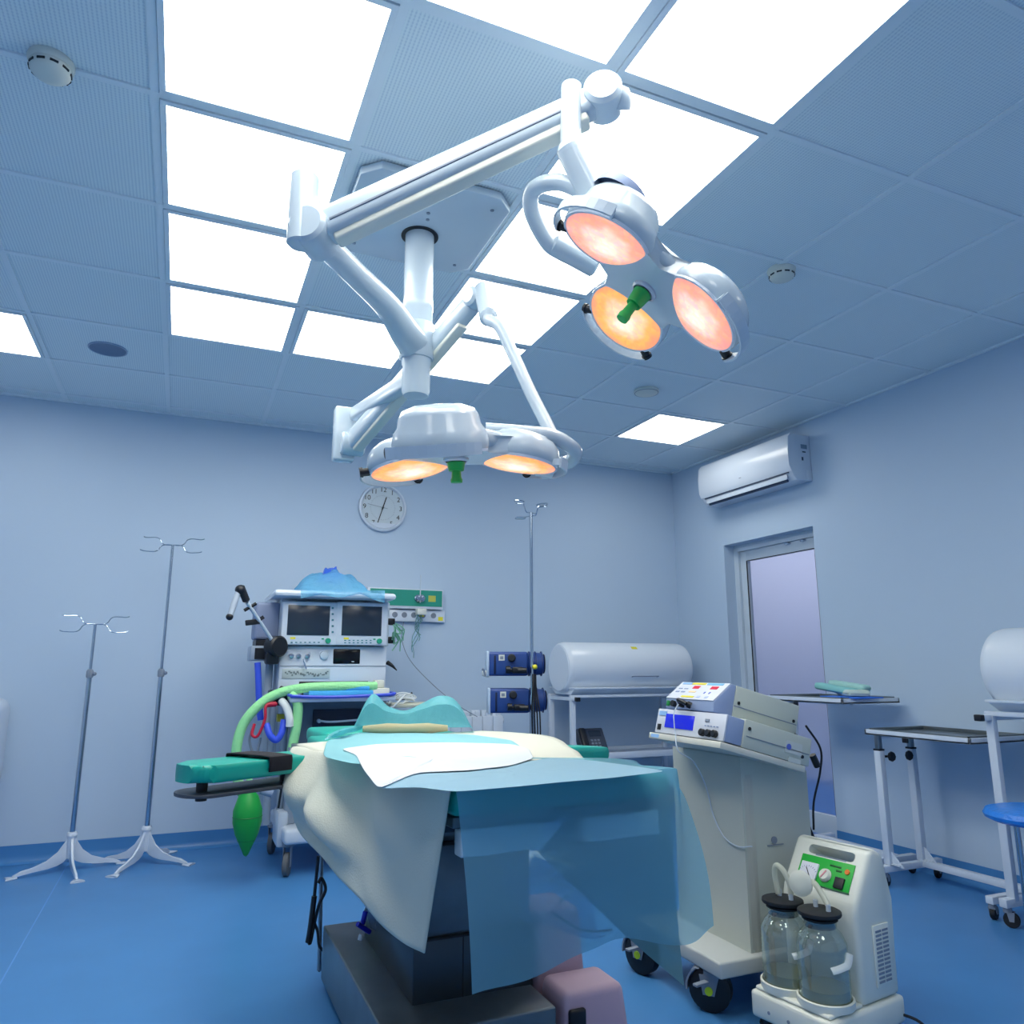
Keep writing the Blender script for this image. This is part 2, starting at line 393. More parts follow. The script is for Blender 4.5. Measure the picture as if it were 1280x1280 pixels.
# ------------------------------------------------------------------ surgical light
PX, PY = .725, 2.58
SL = thing('surgical_light', 'white ceiling-mounted surgical light with two triple lamp heads on jointed arms', 'surgical light', (PX, PY, ROOM_H))
b = B(); x0, x1, y0, y1, c = .43, .985, 2.235, 2.80, .06
oct8 = [(x0 + c, y0), (x1 - c, y0), (x1, y0 + c), (x1, y1 - c), (x1 - c, y1), (x0 + c, y1), (x0, y1 - c), (x0, y0 + c)]
b.prism([(x, y, ROOM_H - .035) for x, y in oct8], (0, 0, .03), bev=.004); part('ceiling_plate', b, WHITE2, SL)
b = B()
for x, y in ((.5, 2.31), (.92, 2.31), (.92, 2.73), (.5, 2.73), (.71, 2.42), (.72, 2.46)): b.cyl((x, y, ROOM_H - .038), (x, y, ROOM_H - .034), .007, n=12)
part('screws', b, PGREY, SL)
b = B(); b.lathe([(.056, 0), (.072, 0), (.072, .004), (.056, .004)], (PX, PY, ROOM_H - .0385), n=36); part('collar_gap', b, BLK, SL)
b = B(); b.lathe([(.056, 0), (.056, -.02), (.0555, -.28), (.058, -.30), (.058, -.33), (.0555, -.335), (.0555, -.55), (.052, -.56), (.052, -.655), (.046, -.672), (0, -.675)], (PX, PY, ROOM_H - .02), n=40)
part('post', b, WHITE2, SL)
def knuckle(c, r, h, ax=(0, 0, 1)):
    a = Vector(ax).normalized(); b_ = B(); c = Vector(c)
    b_.cyl(c - a * h / 2, c + a * h / 2, r, bev=.008, n=32); return b_
# --- upper arm assembly
P1 = Vector((PX, PY, 2.335)); K1 = Vector((.242, 1.913, 2.26)); E1 = Vector((.905, 1.485, 2.575))
dirA = (K1 - P1).normalized()
b = B(); b.lathe([(.0, -.07), (.062, -.07), (.066, -.06), (.066, .06), (.062, .07), (0, .07)], P1 + Vector((0, 0, -.03)), n=36)
b.tube([P1 + Vector((0, 0, -.055)), P1 + dirA * .13 + Vector((0, 0, -.035)), P1 + dirA * .3, P1 + dirA * .55 + Vector((0, 0, .0)), K1 - dirA * .02], .04, rr=[.062, .055, .044, .038, .036], n=18, flat=.8)
part('horizontal_arm', b, WHITE2, SL)
b = B(); b.cyl(K1 + Vector((-.035, -.01, -.05)), K1 + Vector((-.035, -.01, .16)), .038, bev=.006, n=32)
b.tube([K1 + Vector((-.03, -.01, .1)), K1 + Vector((.0, -.01, .05)), K1 + Vector((.04, -.01, .0))], .03, n=14)
part('elbow_housing', b, WHITE2, SL)
side = (E1 - K1).cross(Vector((0, 0, 1))).normalized()
b = B(); b.cyl(K1 - side * .062, K1 + side * .062, .054, bev=.01, n=32); part('elbow_joint', b, WHITE2, SL)
d1 = (E1 - K1).normalized()
b = B(); b.bar(K1 + d1 * .03, E1 - d1 * .02, .085, .088, bev=.022, w1=.072, h1=.074); part('spring_arm', b, WHITE2, SL)
b = B(); lo = side.cross(d1).normalized() * (-1 if side.cross(d1).z > 0 else 1)
b.bar(K1 + d1 * .05 + lo * .048, E1 - d1 * .06 + lo * .042, .05, .03, bev=.008); part('arm_cover', b, OFFW, SL)
b = B(); b.bar(K1 + d1 * .06 + lo * .012 - side * .042, E1 - d1 * .1 + lo * .01 - side * .037, .006, .008, bev=.002); b.bar(K1 + d1 * .06 + lo * .012 + side * .042, E1 - d1 * .1 + lo * .01 + side * .037, .006, .008, bev=.002); part('arm_seam', b, PGREY, SL)
b = B(); b.cyl(E1 - side * .05, E1 + side * .05, .05, bev=.01, n=32); part('end_joint', b, WHITE2, SL)
T1 = atD(714, 108, 1.97); T2 = atD(713, 190, 1.93); T3 = atD(740, 246, 1.93)
b = B(); b.tube([E1 + Vector((0.02, 0, .01)), E1 + d1 * .05 + Vector((0, 0, -.02)), atD(776, 136, 1.99)], .026, n=18, smooth=4)
part('end_stub', b, WHITE2, SL)
b = B(); b.cyl(T1, T2, .0265, n=28)
part('drop_tube', b, WHITE2, SL)
b = B(); jd = (T3 - T2).normalized(); b.cyl(T2 - jd * .02, T3 + jd * .01, .033, bev=.01, n=28); b.sph(T2, .034)
part('drop_joint', b, WHITE2, SL)

def glow_mat(name, warm):
    m = bpy.data.materials.new(name); m.use_nodes = True; nt = m.node_tree; b = nt.nodes['Principled BSDF']
    b.inputs['Base Color'].default_value = (.8, .5, .35, 1); b.inputs['Roughness'].default_value = .15
    tc = nt.nodes.new('ShaderNodeTexCoord'); ln = nt.nodes.new('ShaderNodeVectorMath'); ln.operation = 'LENGTH'
    nt.links.new(tc.outputs['Object'], ln.inputs[0])
    vo = nt.nodes.new('ShaderNodeTexVoronoi'); vo.inputs['Scale'].default_value = 75; nt.links.new(tc.outputs['Object'], vo.inputs['Vector'])
    n2 = nt.nodes.new('ShaderNodeTexNoise'); n2.inputs['Scale'].default_value = 16; nt.links.new(tc.outputs['Object'], n2.inputs['Vector'])
    a = nt.nodes.new('ShaderNodeMath'); a.operation = 'MULTIPLY_ADD'; nt.links.new(n2.outputs['Fac'], a.inputs[0]); a.inputs[1].default_value = .07; nt.links.new(ln.outputs['Value'], a.inputs[2])
    cr = nt.nodes.new('ShaderNodeValToRGB'); nt.links.new(a.outputs[0], cr.inputs[0]); cr.color_ramp.interpolation = 'EASE'
    mr = nt.nodes.new('ShaderNodeMapRange'); mr.inputs[1].default_value = .02; mr.inputs[2].default_value = .155; nt.links.new(a.outputs[0], mr.inputs[0]); nt.links.new(mr.outputs[0], cr.inputs[0])
    e = cr.color_ramp.elements; e[0].position = .0; e[0].color = lin((255, 250, 240)); e[1].position = 1; e[1].color = lin((240, 150, 110) if warm else (232, 150, 140))
    for pos, c in ((.28, (255, 240, 220)), (.5, (255, 205, 165) if warm else (250, 205, 190)), (.75, (250, 175, 95) if warm else (238, 165, 140))):
        q = e.new(pos); q.color = lin(c)
    mx = nt.nodes.new('ShaderNodeMix'); mx.data_type = 'RGBA'; mx.blend_type = 'MULTIPLY'; mx.inputs['Factor'].default_value = .16
    nt.links.new(cr.outputs[0], mx.inputs['A']); nt.links.new(vo.outputs['Color'], mx.inputs['B'])
    nt.links.new(mx.outputs['Result'], b.inputs['Emission Color']); b.inputs['Emission Strength'].default_value = 1.3
    b.inputs['Base Color'].default_value = (.1, .06, .04, 1)
    return m
GLOW = glow_mat('lit warm reflector', True); GLOWP = glow_mat('lit pink reflector', False)

CANT = 11
def lamp_head(center, zaxis, ang, label, glows, RAD=.173, HL=1):
    """zaxis: back of the head; the reflectors face -z; ang: direction of housing 0"""
    z = Vector(zaxis[0]).normalized(); x = Vector(zaxis[1]); x = (x - z * x.dot(z)).normalized(); y = z.cross(x)
    M = Matrix.Translation(Vector(center)) @ Matrix((x, y, z)).transposed().to_4x4()
    cs = [Vector((math.cos(ang + 2 * PI * k / 3) * RAD, math.sin(ang + 2 * PI * k / 3) * RAD, 0)) for k in range(3)]
    b = B(M)
    # body plate with concave waists
    out = []
    for k in range(3):
        a = ang + 2 * PI * k / 3
        for q in range(-4, 5): t = a + q * R(24); out.append(cs[k] + Vector((math.cos(t), math.sin(t), 0)) * .112)
        m_ = a + PI / 3; out.append(Vector((math.cos(m_), math.sin(m_), 0)) * .105)
    b.prism([p + Vector((0, 0, .004)) for p in out], (0, 0, .05), bev=.014)
    HM = []
    for k in range(3):
        h = .105 if k == 0 else .075
        tg = Vector((0, 0, 1)).cross(cs[k].normalized()); hm = Matrix.Translation(cs[k]) @ Matrix.Rotation(R(CANT), 4, tg); HM.append(hm)
        q_ = B(); q_.lathe([(.118, -.006), (.123, .0), (.124, .02), (.118, .045), (.107, .06), (.102, h - .02), (.092, h - .004), (.06, h + .008), (0, h + .012)], n=48)
        me_ = bpy.data.meshes.new('h'); q_.bm.to_mesh(me_); q_.bm.free(); me_.transform(hm); b.bm.from_mesh(me_); bpy.data.meshes.remove(me_)
    for k in (1, 2):
        b.bar(cs[0] + Vector((0, 0, .05)) + (cs[k] - cs[0]) * .2, cs[k] + Vector((0, 0, .045)) + (cs[0] - cs[k]) * .2, .075, .05, bev=.02)
    b.lathe([(.03, -.006), (.036, -.001), (.036, .01)], n=24)
    head = part('lamp_head', b, WHITE2, SL); head['label'] = label
    for k in range(3):
        # own origin at the reflector's centre so the glow texture is radial
        bb = B(); bb.lathe([(0, -.0155), (.05, -.0145), (.09, -.0115), (.11, -.009), (.1165, -.0065)], n=48)
        o = part('reflector', bb, GLOWP if glows[k] else GLOW, head, local=True)
        Mh = wmat(SL).inverted() @ M @ HM[k]; o.location = Mh.to_translation(); o.rotation_euler = Mh.to_euler()
        bb = B(M @ HM[k]); bb.lathe([(.1145, -.009), (.121, -.009), (.121, -.002), (.1145, -.002), (.1145, -.009)], n=48); part('bezel', bb, WHITE, head)
        a = ang + 2 * PI * k / 3; pts = []
        for q in range(-6, 7): t = a + q * R(9); pts.append(Vector((math.cos(t), math.sin(t), 0)) * .146 + Vector((0, 0, .0)))
        bb = B(M @ HM[k])
        for p, q in zip(pts, pts[1:]): bb.bar(p, q + (q - p) * .08, .006, .030)
        part('grip_rail', bb, ALU, head)
        for s in ((0,), (-1,), (0, -1))[k]:
            p = pts[s]; bb = B(M @ HM[k]); bb.cyl(p * .97, p * .80, .012, bev=.003, n=14); bb.cyl(p * 1.01, p * .95, .015, n=14); part('rail_knob', bb, BLK, head)
        for s in (0, -1):
            p = pts[s]; bb = B(M @ HM[k]); bb.bar(p, p * .83, .006, .018); part('rail_mount', bb, ALU, head)
    bb = B(M); bb.lathe([(.0, -.05 * HL), (.021, -.05 * HL), (.024, -.03 * HL), (.026, -.008), (.02, -.004), (0, -.004)], n=20); bb.lathe([(.0125, -.045 * HL), (.014, -.08 * HL), (.017, -.09 * HL), (.016, -.103 * HL), (0, -.105 * HL)], n=20)
    part('sterile_handle', bb, mat('bright green plastic', (30, 176, 84), .4), head, label='green sterile handle')
    return M, cs, head

c1 = atD(805, 364, 2.0)
v = ray(806, 352).normalized()
cy_, sy_ = math.cos(YAW), math.sin(YAW)
camR = Vector((cy_, -sy_, 0))
NH = Vector((-.5646, .2154, -.7968))      # the way the reflectors face
MAJ = Vector((.7654, -.1953, -.6073))
M1, cs1, head1 = lamp_head(c1, (-NH, MAJ), R(210), 'right hand triple lamp head, tilted', (1, 1, 0))
c2 = atD(570, 575, 2.1)
M2, cs2, head2 = lamp_head(c2, ((-sy_ * .12 - .035 * cy_, -cy_ * .12 + .035 * sy_, 1), camR), R(262), 'lower triple lamp head, nearly level', (0, 0, 0), .182, .62)
# yokes
def hp(M, p): return M @ Vector(p)
b = B(); q0 = hp(M1, cs1[0] * .6 + Vector((0, 0, .09)))
b.tube([T3, T3 + jd * .03, hp(M1, cs1[0] * .9 + Vector((0, 0, .10)))], .03, n=16)
b.tube([T3 + Vector((0, 0, .0)), atD(700, 228, 1.97), atD(668, 236, 2.02), atD(664, 262, 2.05), atD(682, 300, 2.08), atD(700, 315, 2.1), atD(742, 334, 2.12)], .022, n=14, smooth=6)
b.cyl(atD(690, 305, 2.09), atD(745, 335, 2.12), .029, bev=.006)
part('yoke', b, WHITE2, SL)
b = B(); b.bx(-.07, .07, -.045, .045, .0, .0); b = B(M1); b.lathe([(.0, .112), (.075, .112), (.078, .10), (.078, .085)], cs1[0] * 1.25, n=30); part('yoke_flange', b, LILAC, SL)
# --- lower arm assembly
P2 = Vector((PX, PY, 2.17)); K2 = Vector((.60, 3.10, 2.165)); E2 = Vector((.875, 2.345, 2.405))
b = B(); b.bar(P2, K2, .05, .07, bev=.014, w1=.045, h1=.06); part('horizontal_arm', b, WHITE2, SL)
K3 = K2 + Vector((-.0, .0, -.13))
b = B(); b.bar(K2 + Vector((-.03, .04, .04)), K3 + Vector((-.03, .04, -.07)), .06, .09, up=(1, 0, 0), bev=.01); b.cyl(K3 + Vector((-.05, 0, 0)), K3 + Vector((.05, 0, 0)), .05, bev=.008)
part('elbow_housing', b, WHITE2, SL)
d2 = (E2 - K3).normalized(); s2 = d2.cross(Vector((0, 0, 1))).normalized(); u2 = s2.cross(d2)
b = B(); b.bar(K3 - d2 * .03, E2 - d2 * .02, .08, .085, bev=.022, w1=.065, h1=.07); part('spring_arm', b, WHITE2, SL)
b = B(); b.bar(K3 + d2 * .02 - u2 * .046, E2 - d2 * .1 - u2 * .04, .045, .02, bev=.006); part('arm_cover', b, OFFW, SL)
b = B(); b.sph(E2, .042); b.cyl(E2 - s2 * .04, E2 + s2 * .04, .036, bev=.01)
F2 = atD(611, 398, 2.42)
b.cyl(E2 + Vector((.015, -.02, .03)), Vector((F2.x, F2.y, F2.z - .0)), .03, bev=.008, n=28); part('end_joint', b, WHITE2, SL)
Y2 = hp(M2, cs2[1] * 1.55 + Vector((0, 0.02, .05)))
b = B(); G2 = atD(688, 540, 2.16)
b.tube([F2 + Vector((0, 0, .03)), F2 + Vector((0, 0, -.005)), atD(624, 408, 2.38), atD(640, 440, 2.33), atD(664, 492, 2.24), G2, G2 + Vector((.005, 0, -.03))], .019, n=16, smooth=6)
part('curved_rod', b, WHITE2, SL)
b = B()
b.tube([hp(M2, cs2[1] * .5 + Vector((0, -.02, .085))), atD(655, 541, 2.13), atD(690, 545, 2.15), atD(712, 557, 2.17), atD(719, 566, 2.2), atD(712, 577, 2.24), atD(690, 582, 2.26)], .021, n=14, smooth=6)
b.cyl(atD(668, 583, 2.26), atD(694, 590, 2.27), .026, bev=.008)
part('yoke', b, WHITE2, SL)
# light the reflectors give
for M, cs, pw in ((M1, cs1, 4), (M2, cs2, 6)):
    for k in range(3):
        ld = bpy.data.lights.new('reflector_beam', 'SPOT'); ld.energy = pw; ld.spot_size = R(52); ld.spot_blend = .8; ld.shadow_soft_size = .06; ld.color = (1, .9, .8)
        o = bpy.data.objects.new('reflector_beam', ld); COL.objects.link(o)
        zz = (M.to_3x3() @ Vector((0, 0, 1))).normalized()
        pos = M @ (cs[k] + Vector((0, 0, -.03)))
        aim = (Vector((.75, 2.35, .9)) - pos).normalized() if M is M2 else -zz
        if M is M2: aim = (aim - zz).normalized()
        o.location = pos; o.rotation_euler = aim.to_track_quat('-Z', 'Y').to_euler()

# ------------------------------------------------------------------ wall clock
cx, cz = 1.278, 2.251; cr = .175
t = thing('wall_clock', 'round white-rimmed analogue wall clock hanging on the back wall', 'clock', (cx, BY, cz))
b = B(); b.lathe([(0, 0), (cr, 0), (cr + .004, .012), (cr, .034), (cr - .012, .038), (cr - .02, .03), (cr - .022, .02)], (cx, BY, cz), (0, -1, 0), n=64); part('rim', b, WHITE, t)
b = B(); b.lathe([(0, .0205), (cr - .02, .0205)], (cx, BY, cz), (0, -1, 0), n=64); part('dial', b, mat('clock dial', (196, 210, 220), .5), t)
b = B()
for k in range(12):
    a = 2 * PI * (k + 1) / 12; rr = cr * .77
    M = Matrix.Translation((cx + math.sin(a) * rr, BY - .0215, cz + math.cos(a) * rr)) @ Matrix.Rotation(PI / 2, 4, 'X'); b.text(str(k + 1), M, .05)
part('numerals', b, BLK, t)
b = B()
for k in range(60):
    a = 2 * PI * k / 60; rr = cr * .5; M = Matrix.Translation((cx, BY - .0218, cz)) @ Matrix.Rotation(a, 4, 'Y'); b.bx(-.0008, .0008, -.0003, .0003, rr, rr + (.010 if k % 5 == 0 else .006), M=M)
part('minute_track', b, PGREY, t)
def hand(deg, l0, l1, wd, off, m, nm):
    b = B(); M = Matrix.Translation((cx, BY - off, cz)) @ Matrix.Rotation(R(deg), 4, 'Y'); b.bx(-wd / 2, wd / 2, -.001, .001, -l0, l1, M=M); part(nm, b, m, t)
hand(17, .015, .085, .008, .024, BLK, 'hour_hand'); hand(197, .02, .12, .006, .027, BLK, 'minute_hand'); hand(280, .035, .115, .0025, .03, PGREY, 'second_hand')
b = B(); b.cyl((cx, BY - .02, cz), (cx, BY - .033, cz), .006); part('hub', b, BLK, t)
b = B(); b.lathe([(cr * .985, 0), (cr * .985, 0.0)], (0, 0, 0)) if False else b
def crescent():
    pts = []
    for q in range(-9, 10): a = R(180 + q * 4.6); pts.append(Vector((cx + math.sin(a) * (cr - .021), BY - .022, cz + math.cos(a) * (cr - .021))))
    zc = pts[0].z
    b.prism(pts, (0, -.009, 0)); return b
part('lower_rim_lip', crescent(), WHITE, t)

# ------------------------------------------------------------------ air conditioner
t = thing('air_conditioner', 'white split air conditioner unit high on the right wall above the door', 'air conditioner', (RX, 4.25, 2.35))
y0, y1, z0, z1 = 3.765, 4.735, 2.345, 2.67
prof = [(RX - .001, z0 + .005), (RX - .14, z0), (RX - .165, z0 + .03), (RX - .195, z0 + .085), (RX - .2, z0 + .2), (RX - .19, z1 - .03), (RX - .165, z1 - .005), (RX - .14, z1), (RX - .001, z1)]
b = B(); b.prism([(x, y0, z) for x, z in prof], (0, y1 - y0, 0), bev=.006); part('body', b, WHITE, t)
b = B(); pf = [(RX - .185, z0 + .058), (RX - .2035, z0 + .095), (RX - .2085, z0 + .2), (RX - .197, z1 - .028), (RX - .168, z1 + .002), (RX - .17, z1 - .006), (RX - .19, z1 - .03), (RX - .2, z0 + .2), (RX - .195, z0 + .09)]
b.prism([(x, y0 - .004, z) for x, z in pf], (0, y1 - y0 + .008, 0)); part('front_panel', b, WHITE, t)
b = B(); b.bar((RX - .183, y0 + .03, z0 + .052), (RX - .183, y1 - .04, z0 + .052), .01, .008); b.bar((RX - .155, y0 + .07, z0 + .008), (RX - .155, y1 - .06, z0 + .008), .016, .02); part('air_slot', b, mat('slot shade', (60, 74, 100), .6), t)
b = B(); b.bar((RX - .176, y0 + .05, z0 + .03), (RX - .176, y1 - .05, z0 + .03), .006, .042, bev=.002); part('louver', b, WHITE, t)
b = B(); b.bx(RX - .085, RX - .03, y0 - .0008, y0 + .001, z0 + .225, z0 + .255); part('rating_label', b, mat('label grey', (120, 140, 165), .5), t)
b = B(); b.bx(RX - .075, RX - .045, y0 - .0008, y0 + .001, z0 + .198, z0 + .207); b.bx(RX - .085, RX - .07, y0 - .0008, y0 + .001, z0 + .14, z0 + .165); part('mark', b, mat('label dark', (60, 75, 95), .5), t)
b = B(); b.bx(RX - .2095, RX - .208, 4.24, 4.262, z0 + .115, z0 + .119); part('logo_mark', b, PGREY, t)
b = B(); b.bx(RX - .05, RX - .002, y0 - .002, y0 + .01, z0 + .01, z0 + .08, .003); part('side_cover', b, WHITE, t)

# ------------------------------------------------------------------ intravenous stands
def iv_stand(x, y, ztop, label, rot, zj, hookrot):
    t = thing('iv_stand', label, 'drip stand', (x, y, 0), 0, None)
    b = B(); b.cyl((x, y, .17), (x, y, zj), .0135, n=18); part('lower_pole', b, CHROME, t)
    b = B(); b.cyl((x, y, zj), (x, y, ztop), .0085, n=16); part('upper_pole', b, CHROME, t)
    b = B(); b.lathe([(.0, -.022), (.017, -.022), (.019, -.014), (.019, .014), (.013, .026), (0, .026)], (x, y, zj)); b.sph((x + .024, y - .008, zj), .011); part('height_collar', b, PGREY, t)
    b = B(); b.lathe([(0, .0), (.028, .0), (.026, .015), (.022, .02), (0, .02)], (x, y, .185), n=24); b.lathe([(.0, 0), (.02, 0), (.024, .12), (0, .12)], (x, y, .07), n=20); part('hub', b, WHITE, t)
    for k in range(4):
        a = rot + k * PI / 2; d = Vector((math.cos(a), math.sin(a), 0)); s = Vector((-d.y, d.x, 0)) * .006
        up = [(.014, .19), (.03, .155), (.06, .105), (.11, .065), (.17, .045), (.225, .035), (.262, .016)]
        dn = [(.262, .004), (.22, .016), (.16, .022), (.10, .028), (.06, .036), (.03, .05), (.014, .07)]
        o = Vector((x, y, 0)); b = B(); b.prism([o + d * r + Vector((0, 0, z)) - s for r, z in up + dn], s * 2, bev=.002); part('leg', b, WHITE, t)
        b = B(); n = Vector((-d.y, d.x, 0)); e = o + d * .268
        b.prism([e - d * .03 - n * .012, e + n * -.03 + d * .006, e - n * .035 + d * .028, e - n * .01 + d * .018, e + n * .01 + d * .018, e + n * .035 + d * .028, e + n * .03 + d * .006, e - d * .03 + n * .012], (0, 0, .009), bev=.003)
        part('foot', b, WHITE, t)
    for k, (a, s) in enumerate(((12, 1), (-12, -1), (168, 1), (192, -1))):
        a = R(a) + hookrot; d = Vector((math.cos(a), math.sin(a), 0)); o = Vector((x, y, ztop)); uz = Vector((0, 0, s))
        b = B(); b.tube([o, o + d * .04, o + d * .065 + uz * .012, o + d * .08 + uz * .036, o + d * .105 + uz * .047, o + d * .16 + uz * .046, o + d * .18 + uz * .046 + Vector((0, 0, .006))], .0032, n=8); part('hook', b, CHROME, t)
    return t
iv_stand(-.475, 5.065, 1.35, 'shorter chrome drip stand with white curved feet, left of its taller twin', R(15), 1.065, R(4))
iv_stand(-.10, 5.075, 1.845, 'taller chrome drip stand with white curved feet, left of the anaesthesia machine', R(60), 1.068, R(-8))

# ------------------------------------------------------------------ white rounded unit at the left edge
t = thing('wall_unit', 'white rounded unit cut off by the left edge of the picture', 'cabinet', (-1.3, 5.1, .3))
b = B(); b.bx(-1.72, -.885, 4.98, BY - .001, .42, .93, .07, seg=5); part('body', b, WHITE, t)
b = B(); b.bx(-1.6, -1.05, 4.972, 4.985, .5, .85, .02, seg=3); part('front_panel', b, OFFW, t)
b = B(); b.bx(-1.35, -1.28, 4.96, 4.975, .66, .69, .004); part('handle', b, PGREY, t)

# ------------------------------------------------------------------ medical gas rail and socket strip
t = thing('gas_outlet_rail', 'green medical gas outlet rail with chrome coupling and yellow label on the back wall', 'gas outlet', (1.5, BY, 1.53))
gy = BY - .06
b = B(); b.bx(1.18, 1.745, gy, BY - .001, 1.515, 1.66, .004); part('housing', b, WHITE, t)
b = B(); b.bx(1.2, 1.735, gy - .003, gy + .001, 1.535, 1.652); part('face', b, mat('green rail', (42, 150, 132), .4), t)
b = B(); b.bx(1.63, 1.685, gy - .0045, gy - .002, 1.57, 1.615); part('label', b, mat('tan label', (190, 196, 90), .5), t)
for k, gx in enumerate((1.548, 1.575)):
    b = B(); b.lathe([(0, 0), (.026, 0), (.026, .02), (.018, .028), (.018, .04), (0, .042)], (gx, gy, 1.592), (0, -1, 0), n=24); part('coupling', b, CHROME, t)
b = B(); b.cyl((1.56, gy - .03, 1.56), (1.56, gy - .03, 1.76), .004, n=8); part('needle_tube', b, ALU, t)
t = thing('socket_strip', 'white strip of wall sockets with round outlets below the green gas rail', 'socket strip', (1.55, BY, 1.43))
b = B(); b.bx(1.3, 1.77, BY - .035, BY - .001, 1.425, 1.51, .004); part('housing', b, WHITE, t)
for gx in (1.39, 1.46, 1.53, 1.6, 1.68):
    b = B(); b.lathe([(.0, 0), (.02, 0), (.02, .004), (.014, .004), (.013, .001), (0, .001)], (gx, BY - .0345, 1.472), (0, -1, 0), n=20); part('socket', b, PGREY, t)
for gx, gz in ((1.59, 1.476), (1.735, 1.45)):
    b = B(); b.bx(gx - .018, gx + .018, BY - .0365, BY - .034, gz - .014, gz + .014); part('sticker', b, YEL, t)
# loose tubing under the rail
t = thing('gas_tubing', 'clear coiled oxygen tubing hanging from the green rail coupling', 'tubing', (1.56, BY - .1, 1.3))
b = B(); b.bx(1.53, 1.60, BY - .13, BY - .07, 1.47, 1.515, .006); part('flow_meter_head', b, OFFW, t)
CLR = film('clear tubing', (150, 200, 200), .45, .2)
b = B()
for k in range(5):
    pts = [Vector((1.55 + .022 * math.sin(q * .9 + k * 1.7) - .012 * k * q / 8, BY - .1 + .02 * math.cos(q + k), 1.47 - q * (.018 + .005 * k))) for q in range(9)]; b.tube(pts, .003, n=6)
part('tube', b, CLR, t)
b = B(); b.tube([(1.45, BY - .06, 1.42), (1.44, BY - .06, 1.3), (1.5, BY - .08, 1.15), (1.66, BY - .12, .98), (1.82, BY - .2, .84), (1.95, BY - .25, .76)], .0028, n=6); tag(part('power_cord', b, PGREY), 'thin grey cord running from the sockets down past the radiator', 'cord')

# ------------------------------------------------------------------ radiator
t = thing('radiator', 'white ribbed wall radiator between the operating table and the back wall', 'radiator', (1.9, 5.28, .1))
for k in range(9):
    x = 1.47 + k * .081
    b = B(); b.bx(x, x + .078, 5.235, 5.315, .18, .755, .006); b.bx(x + .03, x + .048, 5.25, 5.3, .75, .79, .004); b.bx(x + .006, x + .072, 5.27, 5.31, .74, .795, .004); part('rib', b, WHITE, t)
b = B(); b.cyl((1.46, 5.275, .24), (2.21, 5.275, .24), .018); b.cyl((1.46, 5.275, .72), (2.21, 5.275, .72), .018); part('manifold', b, WHITE, t)
b = B()
for x in (1.6, 2.05): b.bx(x, x + .03, 5.3, BY - .001, .6, .64)
part('bracket', b, WHITE, t)

# ------------------------------------------------------------------ castor helper
def castor(t, x, y, r=.04, ztop=.12, rot=0, wm=DRUB, fm=PGREY, wd=.022, local=False):
    dx, dy = math.cos(rot), math.sin(rot); ax = Vector((-dy, dx, 0)); o = Vector((x, y, 0)); c = o + Vector((dx, dy, 0)) * .012 + Vector((0, 0, r))
    b = B(); b.cyl(o + Vector((0, 0, ztop - .02)), o + Vector((0, 0, ztop)), r * .55)
    for s in (-1, 1):
        e = c + ax * s * (wd / 2 + .004)
        b.prism([e - Vector((dx, dy, 0)) * r * .5 + Vector((0, 0, ztop - .018 - r)), e + Vector((dx, dy, 0)) * r * .45 + Vector((0, 0, ztop - .018 - r)), e + Vector((dx, dy, 0)) * r * .3 - Vector((0, 0, r * .2)), e - Vector((dx, dy, 0)) * r * .25 - Vector((0, 0, r * .2))], ax * .003)
    b.bar(o + Vector((0, 0, ztop - .02)) - ax * (wd / 2 + .004), o + Vector((0, 0, ztop - .02)) + ax * (wd / 2 + .004), r * .9, .006)
    f = part('castor', b, fm, t, local=local)
    b = B(); b.lathe([(0, -wd / 2), (r * .55, -wd / 2), (r * .9, -wd / 2), (r, -wd / 2 + .004), (r, wd / 2 - .004), (r * .9, wd / 2), (r * .55, wd / 2), (0, wd / 2)], c, ax, n=28); part('wheel', b, wm, f, local=local)
    return f

# ------------------------------------------------------------------ anaesthesia machine
AY = 4.56
t = thing('anaesthesia_machine', 'white anaesthesia machine with two screens and hoses standing at the back wall', 'anaesthesia machine', (.83, 4.8, 0))
def rectY(b, px0, py0, px1, py1, Y, dep, bev=.004):
    p = atY(px0, py0, Y); q = atY(px1, py1, Y); b.bx(min(p.x, q.x), max(p.x, q.x), Y, Y + dep, min(p.z, q.z), max(p.z, q.z), bev); return b
b = B(); b.bx(.585, 1.20, 4.43, 5.12, .165, .245, .02, seg=3); b.bx(.56, .62, 4.55, 4.75, .13, .32, .02); part('base', b, WHITE, t)
for x, y in ((.62, 4.5), (1.15, 4.5), (.60, 5.05), (1.15, 5.05)): castor(t, x, y, .06, .17, rot=R(250), wm=mat('castor tyre', (96, 100, 104), .6), wd=.03)
b = B(); b.bx(.66, 1.14, AY + .1, 5.05, .245, .98, .01); part('column', b, PGREY, t)
b = B(); b.bx(.60, .66, AY + .02, 4.9, .245, 1.5, .008); part('side_post', b, mat('light steel grey', (160, 174, 192), .4), t)
b = B(); b.bx(.70, .93, AY - .03, AY + .2, .25, .46, .006); part('drawer', b, WHITE, t)
b = B(); b.bx(.72, .91, AY - .036, AY - .028, .27, .42, .004); part('drawer_front', b, mat('lilac front', (176, 186, 222), .4), t)
b = B(); b.bx(.64, 1.16, AY + .02, 5.0, .60, .94, .004); part('module_bay', b, mat('bay grey', (112, 124, 138), .5), t)
b = B(); rectY(b, 392, 887, 456, 918, AY + .0, .05); part('gas_module', b, mat('dark blue module', (28, 38, 60), .35), t)
b = B(); rectY(b, 395, 925, 425, 950, AY + .0, .05); part('gas_module', b, mat('dark blue module', (28, 38, 60), .35), t)
for px, py in ((398, 901), (406, 913)):
    p = atY(px, py, AY - .002); b = B(); b.cyl(p, p + Vector((0, -.03, 0)), .011, n=16); part('port', b, ALU, t)
